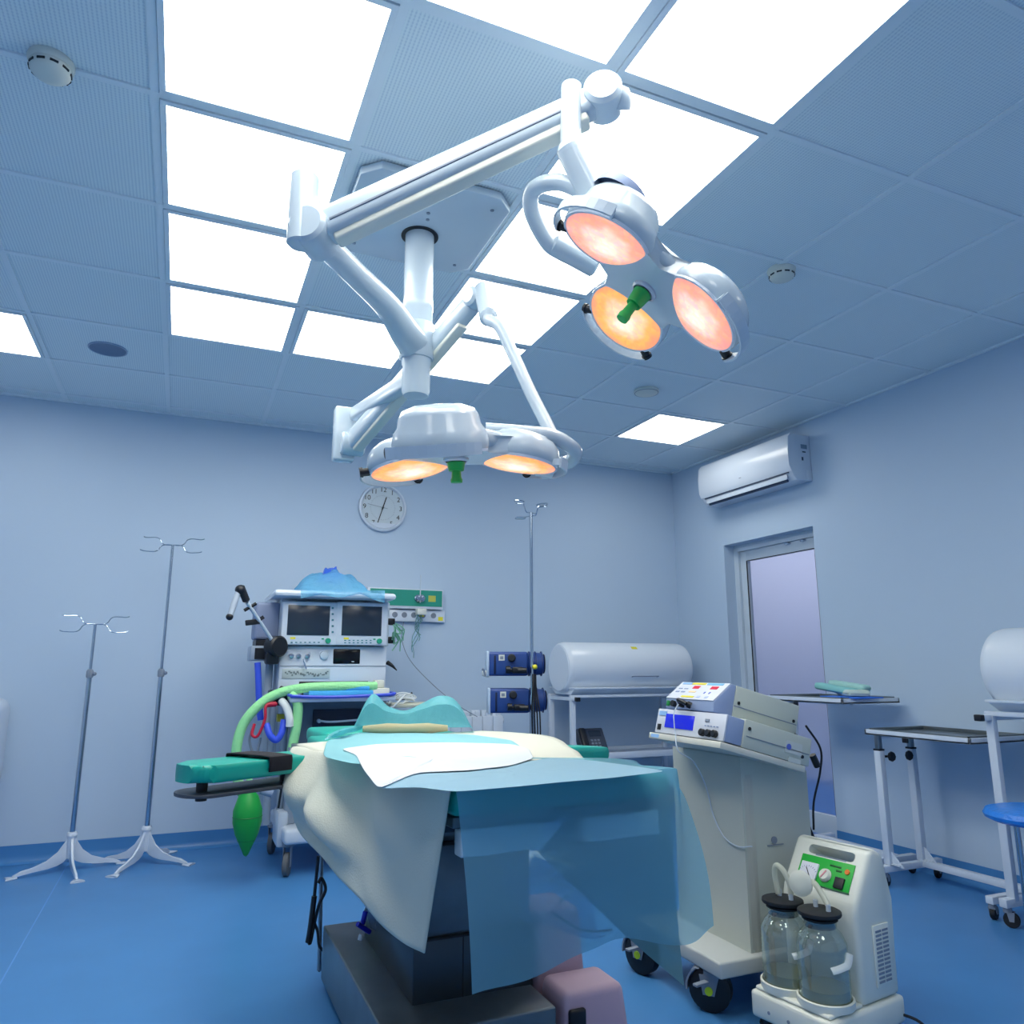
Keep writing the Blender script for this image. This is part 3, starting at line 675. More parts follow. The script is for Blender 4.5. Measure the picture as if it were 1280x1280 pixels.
p = atY(400, 901, AY - .03); b = B(); b.tube([p, p + Vector((.05, -.03, -.005)), p + Vector((.15, -.05, .0)), p + Vector((.28, -.04, .01)), p + Vector((.38, -.1, .06)), p + Vector((.5, .0, .14))], .006, n=8); part('sample_line', b, mat('white tube', (214, 222, 226), .4), t)
p = atY(406, 913, AY - .03); b = B(); b.tube([p, p + Vector((.02, -.06, -.03)), p + Vector((.06, -.1, -.1))], .005, n=8); part('sample_line', b, MATS['white tube'], t)
# work top
b = B(); b.bx(.56, 1.145, 4.30, AY + .1, .915, .945, .012); part('worktop', b, WHITE, t)
b = B(); b.tube([(.56, 4.5, .955), (.56, 4.31, .952), (.6, 4.295, .948), (.8, 4.285, .942), (1.08, 4.295, .95), (1.14, 4.32, .955), (1.15, 4.5, .955)], .009, n=8, smooth=4); part('worktop_rail', b, mat('blue rail', (60, 84, 210), .35), t)
# upper body
b = B(); rectY(b, 350, 807, 482, 862, AY, .42, .012); part('body', b, WHITE, t)
b = B(); p = atY(350, 832, AY - .003); q = atY(482, 836, AY); b.bx(p.x, q.x, AY - .003, AY + .01, p.z - .004, p.z); part('body_seam', b, PGREY, t)
for px in (364, 373, 384):
    p = atY(px, 820, AY); b = B(); b.lathe([(0, 0), (.015, 0), (.013, .022), (0, .024)], p, (0, -1, 0), n=18); part('knob', b, CHROME, t)
p = atY(379, 825, AY - .02); b = B(); b.bar(p, p + Vector((.02, -.005, -.05)), .008, .006); part('lever', b, CHROME, t)
p = atY(405, 819, AY); b = B(); b.lathe([(0, 0), (.026, 0), (.024, .014), (.017, .018), (0, .018)], p, (0, -1, 0), n=28); part('pressure_knob', b, ALU, t)
b = B(); rectY(b, 417, 811, 450, 830, AY - .004, .02, .006); part('gas_window', b, mat('window black', (12, 14, 22), .15), t)
p = atY(441, 827, AY - .0055); b = B(); b.bx(p.x - .008, p.x + .008, p.y - .001, p.y + .001, p.z - .002, p.z + .002); part('window_mark', b, WHITE, t)
b = B(); rectY(b, 353, 836, 412, 848, AY - .004, .006, .001); part('plate', b, mat('plate grey', (176, 190, 196), .4), t)
b = B(); rng = random.Random(3)
for k in range(26):
    p = atY(356 + k * 2.1, 838.5 + rng.random() * 5, AY - .005); b.bx(p.x, p.x + .004 + rng.random() * .01, p.y - .0004, p.y, p.z - .006 - rng.random() * .008, p.z)
part('plate_print', b, mat('print grey', (110, 124, 130), .5), t)
b = B(); rectY(b, 374, 852, 460, 856, AY - .003, .01, .001); part('slot', b, DRUB, t)
b = B(); rectY(b, 476, 855, 480, 863, AY - .004, .01, .001); part('slot', b, DRUB, t)
# monitors
def monitor(px0, px1, py0, py1, right):
    b = B(); rectY(b, px0, py0, px1, py1, AY - .05, .10, .008); m_ = part('monitor', b, WHITE, t)
    w_ = px1 - px0
    b = B(); rectY(b, px0 + (.11 if right else .10) * w_, py0 + 5, px1 - (.12 if right else .14) * w_, py1 - 12, AY - .053, .006, .001); part('screen', b, SCRN, m_)
    p = atY(px1 - .16 * w_, py1 - 5.5, AY - .05); b = B(); b.lathe([(0, 0), (.016, 0), (.015, .014), (0, .015)], p, (0, -1, 0), n=20); part('dial_knob', b, mat('teal green', (30, 150, 120), .4), m_)
    b = B()
    for k in range(7):
        for r_ in range(2):
            if not right and r_ == 0: continue
            p = atY(px0 + (.14 + .085 * k) * w_, py1 - 6.5 + r_ * 3, AY - .051); b.bx(p.x, p.x + .011, p.y - .002, p.y + .001, p.z - .003, p.z + .003)
    if not right:
        for k in range(5):
            p = atY(px1 - .07 * w_, py0 + 9 + k * 7.5, AY - .051); b.bx(p.x - .006, p.x + .006, p.y - .002, p.y + .001, p.z - .006, p.z + .005)
    part('buttons', b, mat('button teal', (70, 130, 150), .4), m_)
    p = atY(px0 + .13 * w_, py1 - 9.5, AY - .0505); b = B(); b.bx(p.x, p.x + .03, p.y - .001, p.y + .001, p.z - .008, p.z + .003); part('warning_sticker', b, YEL, m_)
    p = atY(px1 - .28 * w_, py1 - 8, AY - .0505); b = B(); b.bx(p.x, p.x + .014, p.y - .002, p.y + .001, p.z - .004, p.z + .004); part('start_button', b, mat('teal green', (30, 150, 120), .4), m_)
monitor(354, 420.5, 751, 806.5, False); monitor(421.5, 484, 752, 807, True)
b = B(); rectY(b, 352, 748, 486, 808, AY + .051, .3, .01); part('head_housing', b, ALU, t)
b = B(); rectY(b, 343.5, 736, 496, 750, AY - .14, .56, .02); part('top_shelf', b, WHITE, t)
# left side: ventilator bellows housing and absorber
b = B(); p = atY(320, 752, AY + .1); q = atY(349, 800, AY + .1); b.bx(p.x, q.x, AY + .1, AY + .3, q.z, p.z, .02, seg=3); part('side_housing', b, mat('shade grey plastic', (132, 146, 178), .5), t)
b = B(); p = atY(320, 800, AY + .08); q = atY(350, 808, AY + .08); b.bx(p.x, q.x, AY + .08, AY + .3, q.z, p.z); part('housing_band', b, BLK, t)
b = B(); p = atY(314, 807, AY + .05); q = atY(345, 826, AY + .05); b.bx(p.x, q.x, AY + .05, AY + .28, q.z, p.z, .008); part('absorber_block', b, mat('light steel grey', (160, 174, 192), .4), t)
b = B(); p = atY(319, 810, AY + .04); q = atY(331, 824, AY + .04); b.bx(p.x, q.x, AY + .045, AY + .06, q.z, p.z); part('gauge_window', b, BLK, t)
for px, w_ in ((337, .022), (346, .012), (350, .008)):
    p = atY(px, 826, AY + .1); b = B(); b.cyl((p.x, p.y, p.z), (p.x, p.y, .62), w_, n=18); part('gas_pipe', b, mat('light steel grey', (160, 174, 192), .4), t)
# jointed arm
p0 = atY(345, 808, AY - .05); p1 = atY(309, 753, AY - .22); p2 = atY(300, 742, AY - .24); p3 = atY(287, 771, AY - .28)
b = B(); b.cyl(p0 + Vector((-.02, .04, 0)), p0 + Vector((.02, -.03, 0)), .06, bev=.01); b.bx(p0.x - .05, p0.x + .02, p0.y - .02, p0.y + .1, p0.z - .1, p0.z + .05, .012); part('arm_joint', b, BLK, t)
b = B(); b.cyl(p0, p1, .011, n=14); part('arm_rod', b, ALU, t)
b = B(); b.cyl(p1 + (p1 - p0) * .02, p2 + Vector((.0, 0, .04)), .02, bev=.005); b.sph(p2 + Vector((0, 0, .02)), .028); m_ = p0.lerp(p1, .58); b.bar(m_, m_ + Vector((-.075, -.02, -.012)), .016, .03, bev=.005); b.bar(m_ + Vector((0, 0, .01)), m_ + Vector((.02, 0, .025)), .02, .02); q_ = p0.lerp(p1, .9); b.cyl(q_ - Vector((.03, 0, .02)), q_ + Vector((.03, 0, .02)), .009); part('arm_clamp', b, BLK, t)
b = B(); b.cyl(p2 + Vector((-.01, 0, .01)), p3, .016, n=18); part('arm_handle', b, mat('light steel grey', (160, 174, 192), .4), t)
b = B(); b.sph(p3, .019); part('handle_tip', b, BLK, t)
# valve block with hoses
b = B(); p = atY(337, 863, 4.42); q = atY(366, 882, 4.42); b.bx(p.x, q.x - .02, 4.42, 4.52, q.z, p.z, .01); b.cyl(atY(350, 862, 4.4), atY(366, 868, 4.36), .022); part('valve_block', b, mat('dark green valve', (24, 42, 44), .4), t)
b = B(); b.tube([atY(470, 858, 4.38), atY(430, 858, 4.36), atY(380, 860, 4.36), atY(345, 868, 4.38), atY(320, 885, 4.38), atY(302, 910, 4.38), atY(295, 945, 4.38), atY(300, 985, 4.4), atY(318, 1010, 4.42)], .026, n=14); part('breathing_hose', b, LGREEN, t)
b = B(); b.tube([atY(364, 868, 4.36), atY(372, 880, 4.33), atY(371, 905, 4.33), atY(365, 940, 4.33), atY(366, 980, 4.33), atY(380, 1000, 4.35)], .026, n=14); part('breathing_hose', b, LGREEN, t)
b = B(); b.tube([atY(352, 876, 4.38), atY(358, 884, 4.34), atY(362, 898, 4.32), atY(362, 908, 4.32)], .021, n=12); part('elbow_connector', b, MATS['white tube'] if 'white tube' in MATS else OFFW, t)
b = B(); b.tube([atY(346, 880, 4.38), atY(333, 882, 4.36), atY(331, 900, 4.35), atY(322, 920, 4.35), atY(315, 918, 4.36), atY(318, 905, 4.38)], .008, n=8); part('red_hose', b, RED, t)
b = B(); b.cyl(atY(333, 881, 4.37), atY(345, 880, 4.37), .014); part('red_connector', b, RED, t)
b = B(); b.tube([atY(333, 905, 4.36), atY(337, 918, 4.34), atY(345, 925, 4.34), atY(352, 916, 4.34), atY(355, 900, 4.36)], .018, n=10); part('blue_hose', b, BLUEP, t)
b = B(); b.tube([atY(322, 828, AY + .0), atY(323, 850, AY + .0), atY(324, 880, AY), atY(326, 900, AY)], .018, n=10); part('blue_hose', b, BLUEP, t)
b = B(); p = atY(347, 893, 4.45); q = atY(355, 902, 4.45); b.bx(p.x, q.x, 4.45, 4.5, q.z, p.z); part('yellow_tag', b, mat('olive tag', (180, 170, 60), .5), t)
b = B(); b.tube([atY(318, 905, 4.4), atY(312, 925, 4.4), atY(316, 945, 4.4), atY(313, 965, 4.4)], .006, n=8); b.tube([atY(326, 922, 4.4), atY(322, 940, 4.4), atY(318, 970, 4.4)], .006, n=8); part('grey_line', b, PGREY, t)
b = B(); b.tube([atY(357, 965, 4.5), atY(352, 985, 4.5), atY(348, 1010, 4.5)], .006, n=8); part('black_line', b, BLK, t)
for px in (340, 356):
    p = atY(px, 905, AY + .1); b = B(); b.cyl((p.x, p.y, .24), (p.x, p.y, .95), .02, n=16); part('cylinder_post', b, mat('light steel grey', (160, 174, 192), .4), t)
# right side tray with a keyboard-like pad
b = B(); p = atY(487, 884, 4.6); q = atY(543, 872, 4.6); b.bx(p.x, q.x, 4.5, 4.74, p.z, p.z + .022, .006); part('side_tray', b, mat('beige tray', (196, 198, 180), .5), t)
b = B()
for k in range(6):
    b.tube([atY(486, 880 - k, 4.58), atY(495 + k * 3, 868 + k, 4.56), atY(508 + k * 2, 866 + k * 2, 4.6), atY(520 - k * 2, 872 - k, 4.62), atY(505, 878, 4.55), atY(488, 884 + k, 4.5)], .004, n=6)
part('coiled_cable', b, MATS['white tube'], t)
b = B()
for k in range(3): b.tube([atY(485, 872 + k * 2, 4.6), atY(494, 868 + k * 3, 4.57), atY(504, 874, 4.6), atY(515, 866 + k * 2, 4.62)], .006, n=6)
part('black_cable', b, BLK, t)
b = B()
for px, py in ((489, 777), (489, 800)):
    p = atY(px, py, AY + .05); b.bx(p.x - .02, p.x + .025, AY + .05, AY + .1, p.z - .02, p.z + .02, .004)
part('side_clip', b, BLK, t)
b = B(); rng = random.Random(5)
for k in range(12):
    p = atY(490 + rng.random() * 6, 778 + rng.random() * 16, AY + .02)
    b.tube([p, p + Vector((rng.uniform(-.01, .05), rng.uniform(-.03, .02), -.04)), p + Vector((rng.uniform(-.02, .06), rng.uniform(-.03, .02), -.12 + rng.random() * .09))], .0035, n=6)
part('electrode_leads', b, mat('pale green lead', (110, 176, 150), .5), t)
b = B(); b.tube([atY(484, 828, 4.7), atY(490, 832, 4.68), atY(496, 838, 4.68)], .01, n=8, rr=[.014, .01, .003]); part('black_plug', b, BLK, t)
# breathing bag
p = atY(316, 985, 4.30)
t2 = thing('breathing_bag', 'pointed green rubber breathing bag hanging beside the machine wheel', 'breathing bag', (p.x, p.y, .28))
top = atY(311, 985, 4.32); bot = atY(307, 1071, 4.32); H_ = top.z - bot.z
b = B(); b.lathe([(0, 0), (.012, .01), (.03, H_ * .15), (.058, H_ * .33), (.072, H_ * .5), (.072, H_ * .68), (.05, H_ * .88), (.022, H_ * .98), (.02, H_ * 1.02), (0, H_ * 1.02)], bot, top - bot, n=28); part('bag', b, GREEN, t2)
b = B(); b.lathe([(.0732, H_ * .58), (.0745, H_ * .585), (.0732, H_ * .59)], bot, top - bot, n=28); b.lathe([(.044, H_ * .235), (.0456, H_ * .24), (.046, H_ * .245)], bot, top - bot, n=28); part('seam', b, mat('dark green seam', (14, 110, 50), .5), t2)
b = B(); b.cyl(top, top + Vector((0, 0, .05)), .016); part('neck', b, LGREEN, t2)
b = B(); b.cyl(top + Vector((.07, .1, -.03)), top + Vector((.13, .1, -.05)), .02); b.cyl(top + Vector((.0, .04, .03)), top + Vector((.1, .1, -.04)), .009); part('connector', b, LILAC, t2)
# blue film thrown over the top shelf
p = atY(420, 722, AY); BF = film('pale blue film', (130, 205, 240), .62, .25, .4, bump=1.0, nscale=30)
b = B()
def heap(px0, px1, py_base, py_top, Y0, Y1, amp, seed, b):
    r = random.Random(seed); xl, xr = atY(px0, py_base, Y0).x, atY(px1, py_base, Y0).x; zb = atY(px0, py_base, Y0).z; zt = atY(px0, py_top, (Y0 + Y1) / 2).z
    P = []
    for i in range(7):
        row = []
        for j in range(9):
            u, v_ = i / 6, j / 8; hgt = max(0, math.sin(PI * u)) ** .5 * max(0, math.sin(PI * v_)) ** .55 * r.uniform(.72, 1.0)
            row.append(Vector((xl + (xr - xl) * v_ + r.uniform(-1, 1) * amp, Y0 + (Y1 - Y0) * u + r.uniform(-1, 1) * amp, zb + (zt - zb) * hgt + (r.uniform(-1, 1) * amp * .6 if 0 < u < 1 and 0 < v_ < 1 else 0))))
        P.append(row)
    b.sheet(P, sub=4); return b
heap(372, 470, 740, 708, AY - .1, AY + .38, .014, 4, b)
o = part('plastic_cover', b, BF, None); tag(o, 'crumpled pale blue plastic film lying on the white top shelf', 'plastic film')
def front_flap(pxs, Y):  # hanging edge
    b = B(); P = [[atY(px, 738, Y + .0) for px, _ in pxs], [atY(px, (738 + py) / 2, Y - .012 * (i % 2)) for i, (px, py) in enumerate(pxs)], [atY(px, py, Y - .008 * ((i + 1) % 2)) for i, (px, py) in enumerate(pxs)]]
    b.sheet(P, sub=4); return b
o = part('plastic_cover', front_flap([(376, 748), (400, 744), (425, 747), (450, 743), (468, 750), (481, 754)], AY - .165), BF); tag(o, 'edge of pale blue film hanging over the front of the top shelf', 'plastic film')
b = B(); heap(402, 432, 725, 706, AY, AY + .2, .008, 11, b); o = part('plastic_bag', b, film('deep blue film', (70, 120, 230), .85, .3, .3, bump=.5)); tag(o, 'deep blue wad of film on top of the pale blue heap', 'plastic film')
# folded blue sheets on the work top
b = B(); b.bx(.66, 1.02, 4.33, 4.54, .947, .975, .008); b.bx(.67, 1.0, 4.34, 4.53, .975, .998, .008); o = part('folded_drape', b, mat('folded blue drape', (70, 170, 232), .7, bump=.5, nscale=30)); tag(o, 'folded light blue drape lying on the machine worktop', 'drape')
b = B(); b.bx(1.02, 1.12, 4.36, 4.52, .947, .985, .006); b.bx(1.04, 1.10, 4.40, 4.46, .985, 1.03, .01); o = part('mask_box', b, OFFW); tag(o, 'small white plastic piece on the right end of the worktop', 'device')

# ------------------------------------------------------------------ operating table
TX, TY = .785, 1.50
TM = Matrix.Translation((TX, TY, 0)) @ Matrix.Rotation(R(3.5), 4, 'Z')
t = thing('operating_table', 'operating table with teal cushions and armrests on a dark steel pedestal', 'operating table', (TX, 2.4, 0))
def box_t(x0, x1, y0, y1, z0, z1, bev=.004, M=TM, seg=3):
    b = B(M); b.bx(x0, x1, y0, y1, z0, z1, bev, seg=seg); return b
part('mattress', box_t(-.27, .27, 0, .62, .815, .866, .014), TEAL, t, label='teal leg cushion')
part('mattress', box_t(-.27, .27, .63, 1.35, .815, .866, .014), TEAL, t, label='teal seat and back cushion')
part('mattress', box_t(-.2, .2, 1.37, 1.7, .815, .87, .018), TEAL, t, label='teal head cushion')
part('top_frame', box_t(-.262, .262, .02, 1.66, .79, .813), DSTEEL, t)
WPL = mat('pale plastic panel', (226, 232, 236), .4)
part('end_panel', box_t(-.25, -.06, .005, .04, .738, .789), WPL, t); part('end_panel', box_t(.04, .235, .005, .04, .738, .789), WPL, t)
for s in (-1, 1):
    b = B(TM); b.bx(s * .28 - .005, s * .28 + .005, .12, 1.6, .775, .805, .002); part('side_rail', b, STEEL, t)
    for y in (.15, .55, .95, 1.4): b = B(TM); b.bx(s * .27 - .012, s * .27 + .012, y - .02, y + .02, .782, .80); part('rail_spacer', b, STEEL, t)
b = B(TM); b.bx(-.20, .20, .40, 1.3, .70, .785, .01); part('under_frame', b, mat('dark under frame', (34, 42, 52), .5), t)
b = B(); b.cyl((.56, 2.15, .70), (.56, 2.15, .79), .016); part('clamp_knob', b, PGREY, t)
b = B(); b.bx(.655, 1.02, 2.2, 2.79, .19, .36, .006); part('pedestal_skirt', b, mat('dark skirt steel', (70, 78, 84), .35, metal=.7), t)
b = B(); b.bx(.66, 1.015, 2.21, 2.78, .36, .60, .006); part('pedestal', b, DSTEEL, t)
b = B(); b.bx(.69, .99, 2.25, 2.74, .60, .72, .006); part('pedestal_head', b, DSTEEL, t)
b = B(); b.bx(.80, .803, 2.199, 2.203, .2, .36); b.bx(.655, 1.02, 2.1985, 2.203, .355, .359); part('panel_gap', b, DRUB, t)
b = B(); b.prism([(.545, 2.04, .2), (.545, 2.96, .2), (1.015, 2.96, .2), (1.015, 2.04, .2)], (0, 0, -.175), bev=.006); part('base', b, DSTEEL, t)
b = B(); b.bx(.56, 1.0, 2.055, 2.945, 0, .03); part('base_plinth', b, DRUB, t)
# arm boards
def armboard(root, tip, w0, w1, z0, z1, th=.042):
    root, tip = Vector(root), Vector(tip); d = (tip - root); L = d.length; d.normalize(); s = Vector((-d.y, d.x, 0)).normalized(); u = d.cross(s)
    if u.z < 0: s = -s; u = -u
    pts = []
    for q in range(-7, 8):
        a = q * PI / 2 / 7; pts.append(tip - d * .05 + d * math.cos(a) * .05 + s * (math.sin(a) * w1 / 2))
    pts += [root + s * w0 / 2, root - s * w0 / 2]
    return pts, u, d, s
pts, u, dd, ss = armboard((.52, 2.37, .825), (.022, 2.125, .825), .15, .15, 0, 0)
b = B(); b.prism(pts, u * .042, bev=.012); ab = part('armrest', b, TEAL, t, label='left teal armrest cushion')
b = B(); pts2 = [p - u * .035 + dd * .0 for p in pts]; b.prism(pts2, u * .008, bev=.002); part('armrest_plate', b, mat('dark armrest plate', (66, 72, 84), .4), t)
b = B(); tip_ = Vector((.022, 2.125, .825)); 
for c_ in (tip_ - dd * .06, tip_ - dd * .3): b = B(); b.cyl(c_ - u * .05, c_, .014); part('armrest_stud', b, BLK, t)
# strap around the left arm board
c_ = tip_ - dd * .19
pr = []
for s_, z_ in ((-.082, .01), (-.082, .042), (-.07, .0475), (0, .0485), (.07, .0475), (.082, .042), (.082, .01)): pr.append((s_, z_))
b = B()
P = [[c_ + dd * (k * .045 - .022 - .03 * (s_ + .08) / .16) + ss * s_ + u * (z_ + .002) for s_, z_ in pr] for k in (-.5, 0, .5, 1)]
b.sheet(P, sub=3); part('strap', b, mat('black webbing', (26, 26, 36), .8), t, solid=.004)
pts, u, dd, ss = armboard((1.02, 2.17, .828), (1.335, 2.335, .798), .15, .12, 0, 0)
b = B(); b.prism(pts, u * .042, bev=.014); part('armrest', b, TEAL, t, label='right teal armrest cushion')
b = B(); b.prism([p - u * .03 for p in pts], u * .008, bev=.002); part('armrest_plate', b, MATS['dark armrest plate'], t)
b = B(); b.cyl((.553, 3.04, .03), (.53, 3.04, .80), .008); b.sph((.553, 3.04, .03), .009); part('accessory_rod', b, STEEL, t)
b = B()
p0 = atY(397, 1060, 3.02)
b.tube([atY(398, 1070, 3.0), atY(394, 1110, 3.0), atY(391, 1140, 3.0), atY(386, 1172, 3.0), atY(388, 1178, 3.0), atY(394, 1150, 3.0), atY(399, 1130, 2.98), atY(407, 1112, 2.98), atY(402, 1098, 2.98), atY(398, 1104, 2.98)], .006, n=8)
b.tube([atY(392, 1150, 3.0), atY(397, 1165, 3.0), atY(399, 1182, 2.99), atY(406, 1190, 2.99)], .005, n=8)
b.tube([atY(393, 1120, 3.0), atY(388, 1160, 3.0), atY(385, 1178, 3.0)], .01, n=8)
tag(part('cable_loop', b, BLK), 'black cable looped around the thin rod left of the table base', 'cable')

# drain bag with blue tap
p = atY(462, 1160, 2.75)
t = thing('drainage_tap', 'blue plastic stopcock hanging on a clear bag beside the table pedestal', 'stopcock', (p.x, p.y, .2))
b = B(); b.cyl(atY(457, 1139, 2.6), atY(453, 1155, 2.6), .008); b.cyl(atY(447, 1155, 2.58), atY(462, 1165, 2.6), .0075); part('tap', b, mat('deep blue tap', (30, 40, 190), .3), t)
b = B(); b.sheet([[atY(450, 1110, 2.62), atY(470, 1105, 2.64), atY(500, 1130, 2.66)], [atY(455, 1130, 2.61), atY(475, 1145, 2.65), atY(500, 1160, 2.66)], [atY(463, 1160, 2.62), atY(478, 1168, 2.64), atY(492, 1176, 2.66)]], sub=5); part('clear_bag', b, film('clear bag', (170, 185, 225), .3, .15, .2, bump=.6, nscale=30), t)
b = B(); b.cyl(atY(452, 1168, 2.59), atY(450, 1175, 2.59), .008); b.tube([atY(456, 1138, 2.6), atY(460, 1128, 2.6), atY(465, 1120, 2.62)], .003, n=6); part('nozzle', b, MATS['white tube'], t)

# beige sheet over the middle of the table and the left arm
def bumpfn(p, a, c): return p
top = [Vector((.325, 2.38, .872)), Vector((.33, 2.28, .878)), Vector((.352, 2.20, .874)), Vector((.415, 2.10, .874)), Vector((.462, 1.93, .874)), Vector((.488, 1.70, .873)), Vector((.508, 1.475, .872))]
bot = [atX(371, 990, .33), atX(385, 1036, .345), atX(415, 1074, .38), atX(448, 1108, .41), atX(481, 1141, .44), atX(513, 1173, .465), atX(533, 1191, .482)]
fold = [.01, .04, .012, .05, .016, .03, .0]
rows = []
for k in range(6):
    f = k / 5; row = []
    for j, (a, c_) in enumerate(zip(top, bot)):
        q = a.lerp(c_, f); out = math.sin(f * PI * .5) * (.02 if j < 6 else .004) + math.sin(min(1, f * 1.3) * PI) * fold[j]
        q = q + Vector((-out, -out * .25, 0))
        row.append(q)
    rows.append(row)
rows.insert(0, [a + Vector((.02, .008, .001)) for a in top])
def wr(p, a, c_):
    f = max(0, a - .12) / .88
    s_ = math.sin((c_ * 7.5 + a * 1.2) * PI) * .012 + math.sin((c_ * 3.2 - a * 2.1) * PI + 1) * .014 + math.sin((a * 3.0 + c_ * 2.0) * PI) * .008
    s_ = s_ * 1.3 + .017
    return p + Vector((-.9, -.3, .0)) * s_ * min(1, f * 2.2) * max(0, 1 - c_ ** 5) * (1 - .85 * f ** 4) * min(1, .25 + c_ * 5)
BS = B(); BS.sheet(rows, sub=7, fn=wr)
# lying part
lay = []
for f, xs in enumerate([None]): pass
lft = [Vector((.36, 2.48, .872)), Vector((.337, 2.385, .877)), Vector((.342, 2.29, .88)), Vector((.365, 2.212, .877)), Vector((.425, 2.11, .876)), Vector((.472, 1.94, .876)), Vector((.498, 1.71, .875)), Vector((.522, 1.48, .874))]
rgt = [Vector((1.0, 2.58, .884)), Vector((1.06, 2.44, .886)), Vector((1.115, 2.30, .884)), Vector((1.10, 2.16, .880)), Vector((1.06, 2.03, .876)), Vector((1.03, 1.92, .875)), Vector((.98, 1.8, .875)), Vector((.90, 1.6, .874))]
rows = [[a.lerp(c_, k / 6) + Vector((0, 0, .0015 * math.sin(k * 1.9 + j))) for j, (a, c_) in enumerate(zip(lft, rgt))] for k in range(7)]
BS.sheet(rows, sub=5)
tag(part('beige_sheet', BS, SHEET, None, solid=.003, ang=80), 'beige cotton sheet over the table middle, hanging to a point at left', 'sheet')
# piece of the sheet over the right arm rest
b = B(); P = [[Vector((1.0, 2.02, .876)), Vector((1.05, 2.08, .885)), Vector((1.075, 2.11, .886)), Vector((1.09, 2.12, .86)), Vector((1.10, 2.12, .83))], [Vector((1.02, 2.12, .884)), Vector((1.06, 2.18, .888)), Vector((1.09, 2.21, .888)), Vector((1.11, 2.22, .86)), Vector((1.115, 2.22, .83))], [Vector((1.02, 2.3, .884)), Vector((1.05, 2.31, .884)), Vector((1.08, 2.31, .884)), Vector((1.10, 2.31, .86)), Vector((1.11, 2.31, .83))]]
# white absorbent pad and pale underlay
def flat_sheet(outl, z, name, m, label, cat, amp=.003, seed=1, rim=.0):
    """outline polygon draped level, subdivided with gentle wrinkles"""
    outl = [Vector(outl[i]).lerp(Vector(outl[(i + 1) % len(outl)]), f) for i in range(len(outl)) for f in (0, .33, .67)]
    b = B(); r = random.Random(seed); c_ = sum((Vector(p) for p in outl), Vector((0, 0))) / len(outl)
    n = len(outl); K = 6; rings = []
    for k in range(1, K + 1):
        ring = []
        for j, p in enumerate(outl):
            q = c_.lerp(Vector(p), k / K); ring.append(b.bm.verts.new((q.x, q.y, z + r.uniform(-1, 1) * amp * (k < K) - rim * (k == K))))
        rings.append(ring)
    c0 = b.bm.verts.new((c_.x, c_.y, z))
    for j in range(n): b.bm.faces.new((c0, rings[0][j], rings[0][(j + 1) % n]))
    for A, C in zip(rings, rings[1:]):
        for j in range(n): b.bm.faces.new((A[j], C[j], C[(j + 1) % n], A[(j + 1) % n]))
    o = part(name, b, m, None, solid=.002, ang=80); tag(o, label, cat)
    md = o.modifiers.new('s', 'SUBSURF'); md.levels = md.render_levels = 2
    return o
PADW = mat('white absorbent pad', (212, 220, 230), .9, bump=.2, nscale=60)
def dz(pts, z): return [tuple(atZ(px, py, z)[:2]) for px, py in pts]
flat_sheet(dz([(402, 946), (408, 925), (450, 915), (520, 916), (590, 918), (640, 925), (650, 932), (660, 946), (600, 952), (520, 958), (440, 955)], .8868), .8868, 'underlay_sheet', film('pale aqua drape', (160, 222, 232), .85, .7, .3), 'pale aqua disposable drape under the white pad at the head end', 'drape', seed=2, amp=.002)
flat_sheet(dz([(425, 936), (470, 930), (560, 928), (640, 930), (662, 936), (668, 948), (640, 957), (590, 963), (520, 966), (478, 984), (470, 984), (452, 960), (445, 944)], .889), .8892, 'absorbent_pad', PADW, 'white absorbent pad glowing under the lamp in the middle of the table', 'pad', seed=3)

flat_sheet(dz([(472, 986), (476, 968), (520, 960), (580, 957), (640, 955), (690, 947), (745, 951), (790, 957), (836, 964), (760, 973), (700, 978), (640, 984), (568, 990), (520, 984)], .8855), .8855, 'pale_blue_drape', film('pale blue drape', (168, 208, 228), .93, .8, .3), 'pale blue drape lying smooth on the near end of the table top', 'drape', seed=6, amp=.0015)
# blue translucent drape over the near end of the table
DRP = film('translucent blue drape', (156, 216, 236), .56, .5, .5, bump=.3, nscale=9)
e_l, e_r = Vector((.508, 1.455, .872)), Vector((1.062, 1.522, .872))
xs = [0, .2, .4, .6, .8, 1]
edge = [e_l.lerp(e_r, f) + Vector((0, -.012, -.004)) for f in xs] + [Vector((1.11, 1.58, .835)), Vector((1.165, 1.62, .79))]
bpx = [(590, 1243), (636, 1232), (686, 1212), (735, 1190), (775, 1172), (836, 1182), (868, 1176), (894, 1158)]
bY = [1.43, 1.45, 1.47, 1.48, 1.49, 1.51, 1.56, 1.60]
botm = [atY(px, py, Y) for (px, py), Y in zip(bpx, bY)]
lay = [Vector((.50, 1.70, .8785)), Vector((.56, 1.85, .8785)), Vector((.66, 1.9, .8785)), Vector((.78, 1.86, .8785)), Vector((.9, 1.80, .8785)), Vector((1.00, 1.75, .8785)), Vector((1.055, 1.72, .876)), Vector((1.075, 1.70, .874))]
rows = [lay, [a.lerp(c_, .5) + Vector((0, 0, .001)) for a, c_ in zip(lay, edge)], [Vector((e.x, e.y + .02, .8775 if j < 6 else e.z + .012)) for j, e in enumerate(edge)], [Vector((e.x, e.y, e.z)) for e in edge]]
for k in range(1, 6):
    f = k / 5; rows.append([a.lerp(c_, f) + Vector((0, -.012 * math.sin(f * PI) * (1 + (j % 2)), 0)) for j, (a, c_) in enumerate(zip(edge, botm))])
b = B(); b.sheet(rows, sub=6, fn=lambda p, a, c_: p + Vector((0, -.006 * math.sin(c_ * 21 + a * 3) * max(0, a - .4) * 1.6, 0)))
tag(part('translucent_drape', b, DRP, None, ang=80), 'translucent blue disposable drape hanging over the near end of the operating table', 'drape')
